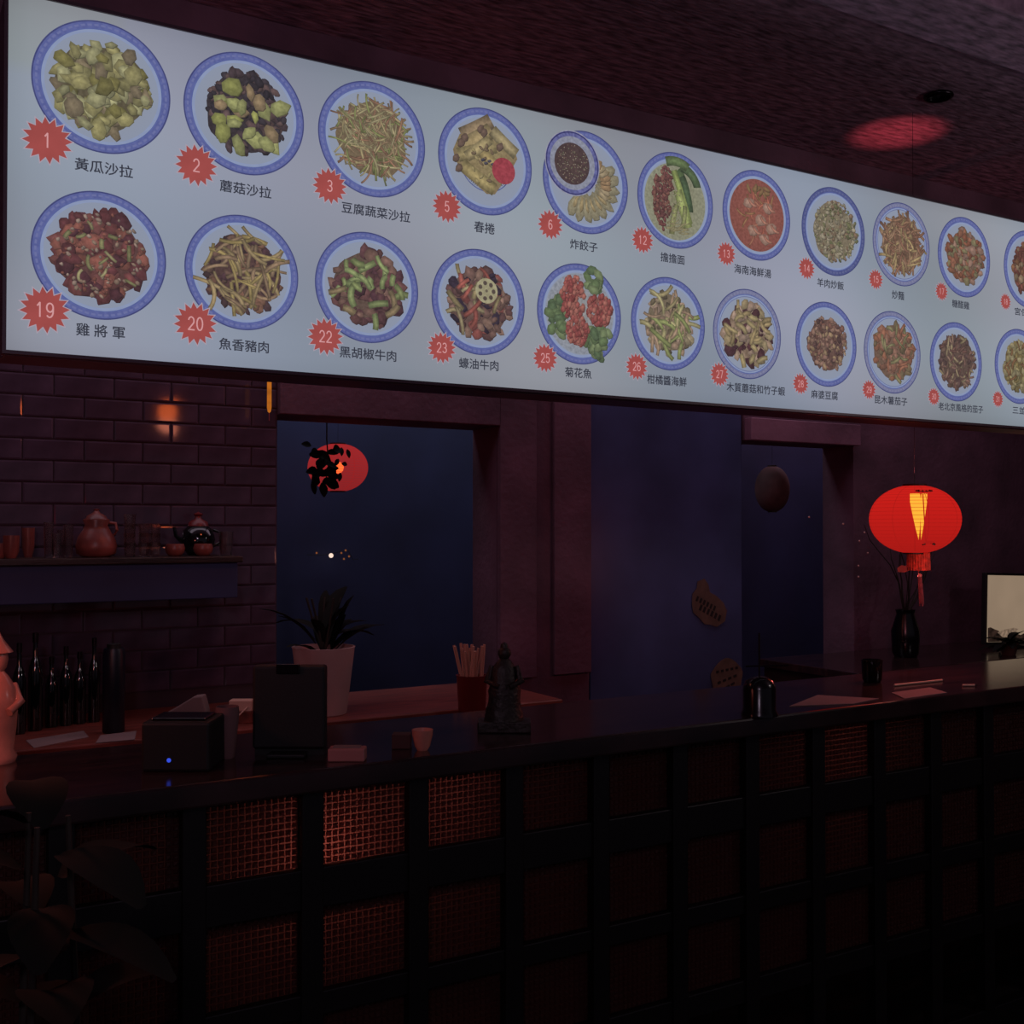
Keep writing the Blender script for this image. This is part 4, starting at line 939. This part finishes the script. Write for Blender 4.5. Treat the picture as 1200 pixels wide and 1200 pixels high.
# sheets on the right of the bar
sheet([(925, 828), (958, 815), (1030, 819), (1000, 825)], BAR, 'open paper menu lying at the left of the red lit bar top', 'menu_sheet', 'paper', group='papers on the bar')
sheet([(1045, 812), (1090, 806), (1110, 812), (1060, 819)], BAR, 'paper sheet lying directly below the red lantern', 'menu_sheet', 'paper', group='papers on the bar')
p = PZ(1022, 799, BAR); s = m_per_px(p)
tag(MB().lathe([(9*s, 0), (11*s, 3*s), (12*s, 24*s), (12.5*s, 26*s), (11*s, 26*s), (10*s, 5*s), (0, 4*s)], p, 24).build('dark_bowl', M['blackgloss'], None, p, smooth=True), 'dark glossy cup with a shining rim on the back edge of the bar', 'cup')
def ppen(a, b, lb):
    A, B = PZ(a[0], a[1], BAR+.004), PZ(b[0], b[1], BAR+.004)
    t = thing('pen', lb, 'pen', (A+B)/2, 'pens on the bar'); MB().tube([A, B], .0035, 8).build('barrel', M['cable'], t, smooth=True)
    MB().tube([B, B+(B-A).normalized()*.012], .003, 8, r2=.0005).build('tip', M['black'], t, smooth=True)
ppen((1048, 803), (1104, 797), 'pale pen lying across the bar top behind the paper sheet')
ppen((1128, 803), (1142, 803), 'short pale pen stub right of the paper sheet')
# bare branch with small buds
p = PZ(1018, 775, BACKZ) ; 
p = Vector((4.15, 3.45, BACKZ))
br = thing('branch_vase', 'dark vase of bare twigs with tiny pale buds left of the red lantern', 'plant', p)
MB().lathe([(.05, 0), (.06, .02), (.065, .12), (.04, .2), (.045, .22), (.035, .22), (.03, .19), (0, .02)], p, 24).build('vase', M['blackgloss'], br, smooth=True)
rn = random.Random(21); budp = []
for i in range(11):
    q = p+Vector((0, 0, .18)); d = Vector((rn.uniform(-.5, .5), rn.uniform(-.3, .1), 1)); pts = [q]
    for k in range(6):
        d = (d+Vector((rn.uniform(-.35, .35), rn.uniform(-.2, .2), rn.uniform(-.15, .15)))).normalized(); q = q+d*rn.uniform(.06, .12); pts.append(q)
        if k > 2: budp.append(q)
    MB().tube(pts, .004, 5, r2=.0012).build('twig', M['stem'], br)
for a, b in ((1013, 624), (1007, 634), (1017, 648), (1006, 663), (1006, 676), (948, 606), (988, 614)):
    q = PD(a, b, 3.3); sphere(MB(), q, .0045, 8, 4).build('bud', mat('pale_bud', (190, 150, 140), .3) if 'bud' not in M else M['bud'], br, smooth=True)
# lit display on the right
A = PD(1158.5, 674, 3.45); zb = BACKZ
s = m_per_px(A); Wd = .50; Hh = A.z - zb - .035
sc = thing('display_screen', 'lit beige display screen showing dark hills at the right edge', 'screen', Vector((A.x+.27, 3.47, zb)))
T = Matrix.Translation(Vector((A.x, 3.45, A.z))) @ Matrix.Rotation(R(2.0), 4, 'Y')
MB().box(-.012, Wd+.012, .004, .03, -Hh-.012, .012, T).build('screen_case', M['black'], sc, bevel=.003)
MB().box(0, Wd, 0, .005, -Hh, 0, T).build('screen_face', M['screen'], sc)
def flat(pts, y, name, m_):
    m = MB(); m.add([T @ Vector((a, y, -b)) for a, b in pts], [tuple(reversed(range(len(pts))))]); m.build(name, m_, sc)
h1 = [(0, .262), (.02, .258), (.05, .268), (.08, .275), (.12, .30), (.18, .285), (.26, .30), (.36, .27), (.5, .29), (.5, Hh-.001), (0, Hh-.001)]
flat(h1, -.001, 'pictured_hill', M['screen_dark'])
flat([(.075, .285), (.12, .272), (.2, .262), (.24, .27), (.2, .30), (.13, .32)], -.002, 'pictured_snow', M['screen_snow'])
MB().box(.12, .38, -.05, .10, -(A.z-zb), -(A.z-zb)+.012, Matrix.Translation(Vector((A.x, 3.45, A.z)))).build('foot', M['black'], sc, bevel=.003)
MB().box(.21, .29, .03, .05, -(A.z-zb)+.005, -Hh*.5, Matrix.Translation(Vector((A.x, 3.45, A.z)))).build('neck', M['black'], sc)
# dark leafy plant in front of the screen
p = Vector((PD(1182, 770, 3.25).x, 3.25, BACKZ))
pp = thing('small_potted_plant', 'small dark leafy plant in front of the lit screen', 'plant', p)
MB().lathe([(.03, 0), (.042, .05), (.045, .055), (.038, .055), (0, .05)], p, 20).build('pot', M['earth'], pp, smooth=True)
for i in range(26):
    a = rn.uniform(0, 6.28); el = rn.uniform(.0, .8); d = Vector((math.cos(a)*math.cos(el), math.sin(a)*math.cos(el)*.5, math.sin(el)))
    MB().leaf(p+Vector((0, 0, .05)), d, Vector((0, 0, 1)), rn.uniform(.08, .17), rn.uniform(.025, .045), .35).build('leaf', M['leaf'], pp, smooth=True)
# ceiling ring
c = PZ(1100, 111, CEIL); s = m_per_px(c)
rg = thing('ceiling_spotlight', 'unlit small round ceiling spotlight ring above the red glow', 'ceiling light', (c.x, c.y, CEIL-.02))
MB().torus((c.x, c.y, CEIL-.006), .040, .006, 32, 8).build('trim_ring', M['metal'], rg, smooth=True)
MB().lathe([(.034, -.012), (.034, 0), (0, 0)], (c.x, c.y, CEIL-.001), 24, cap=False).build('dark_lens', M['blackgloss'], rg)

# foreground broad leaf plant, lower left
p = PD(52, 1000, 1.62); p.z = 0
fp = thing('broad_leaf_plant', 'dark broad leaved plant in a round pot standing before the bar at lower left', 'plant', p)
MB().lathe([(.13, 0), (.15, .02), (.19, .30), (.20, .32), (.175, .32), (.17, .29), (0, .29)], p, 28).build('pot', M['earth'], fp, smooth=True)
for i in range(3):
    a = i*2.1; MB().tube([p+Vector((.02*math.cos(a), .02*math.sin(a), .28)), p+Vector((.05*math.cos(a), .05*math.sin(a), .75)), p+Vector((.03*math.cos(a), .05*math.sin(a), 1.20))], .009, 7, r2=.004).build('stem', M['stem'], fp)
rn = random.Random(31)
for i in range(34):
    z = .45 + .75*i/33; a = i*2.4+rn.uniform(-.3, .3); el = rn.uniform(.0, .7)
    d = Vector((math.cos(a)*math.cos(el), math.sin(a)*math.cos(el), math.sin(el)))
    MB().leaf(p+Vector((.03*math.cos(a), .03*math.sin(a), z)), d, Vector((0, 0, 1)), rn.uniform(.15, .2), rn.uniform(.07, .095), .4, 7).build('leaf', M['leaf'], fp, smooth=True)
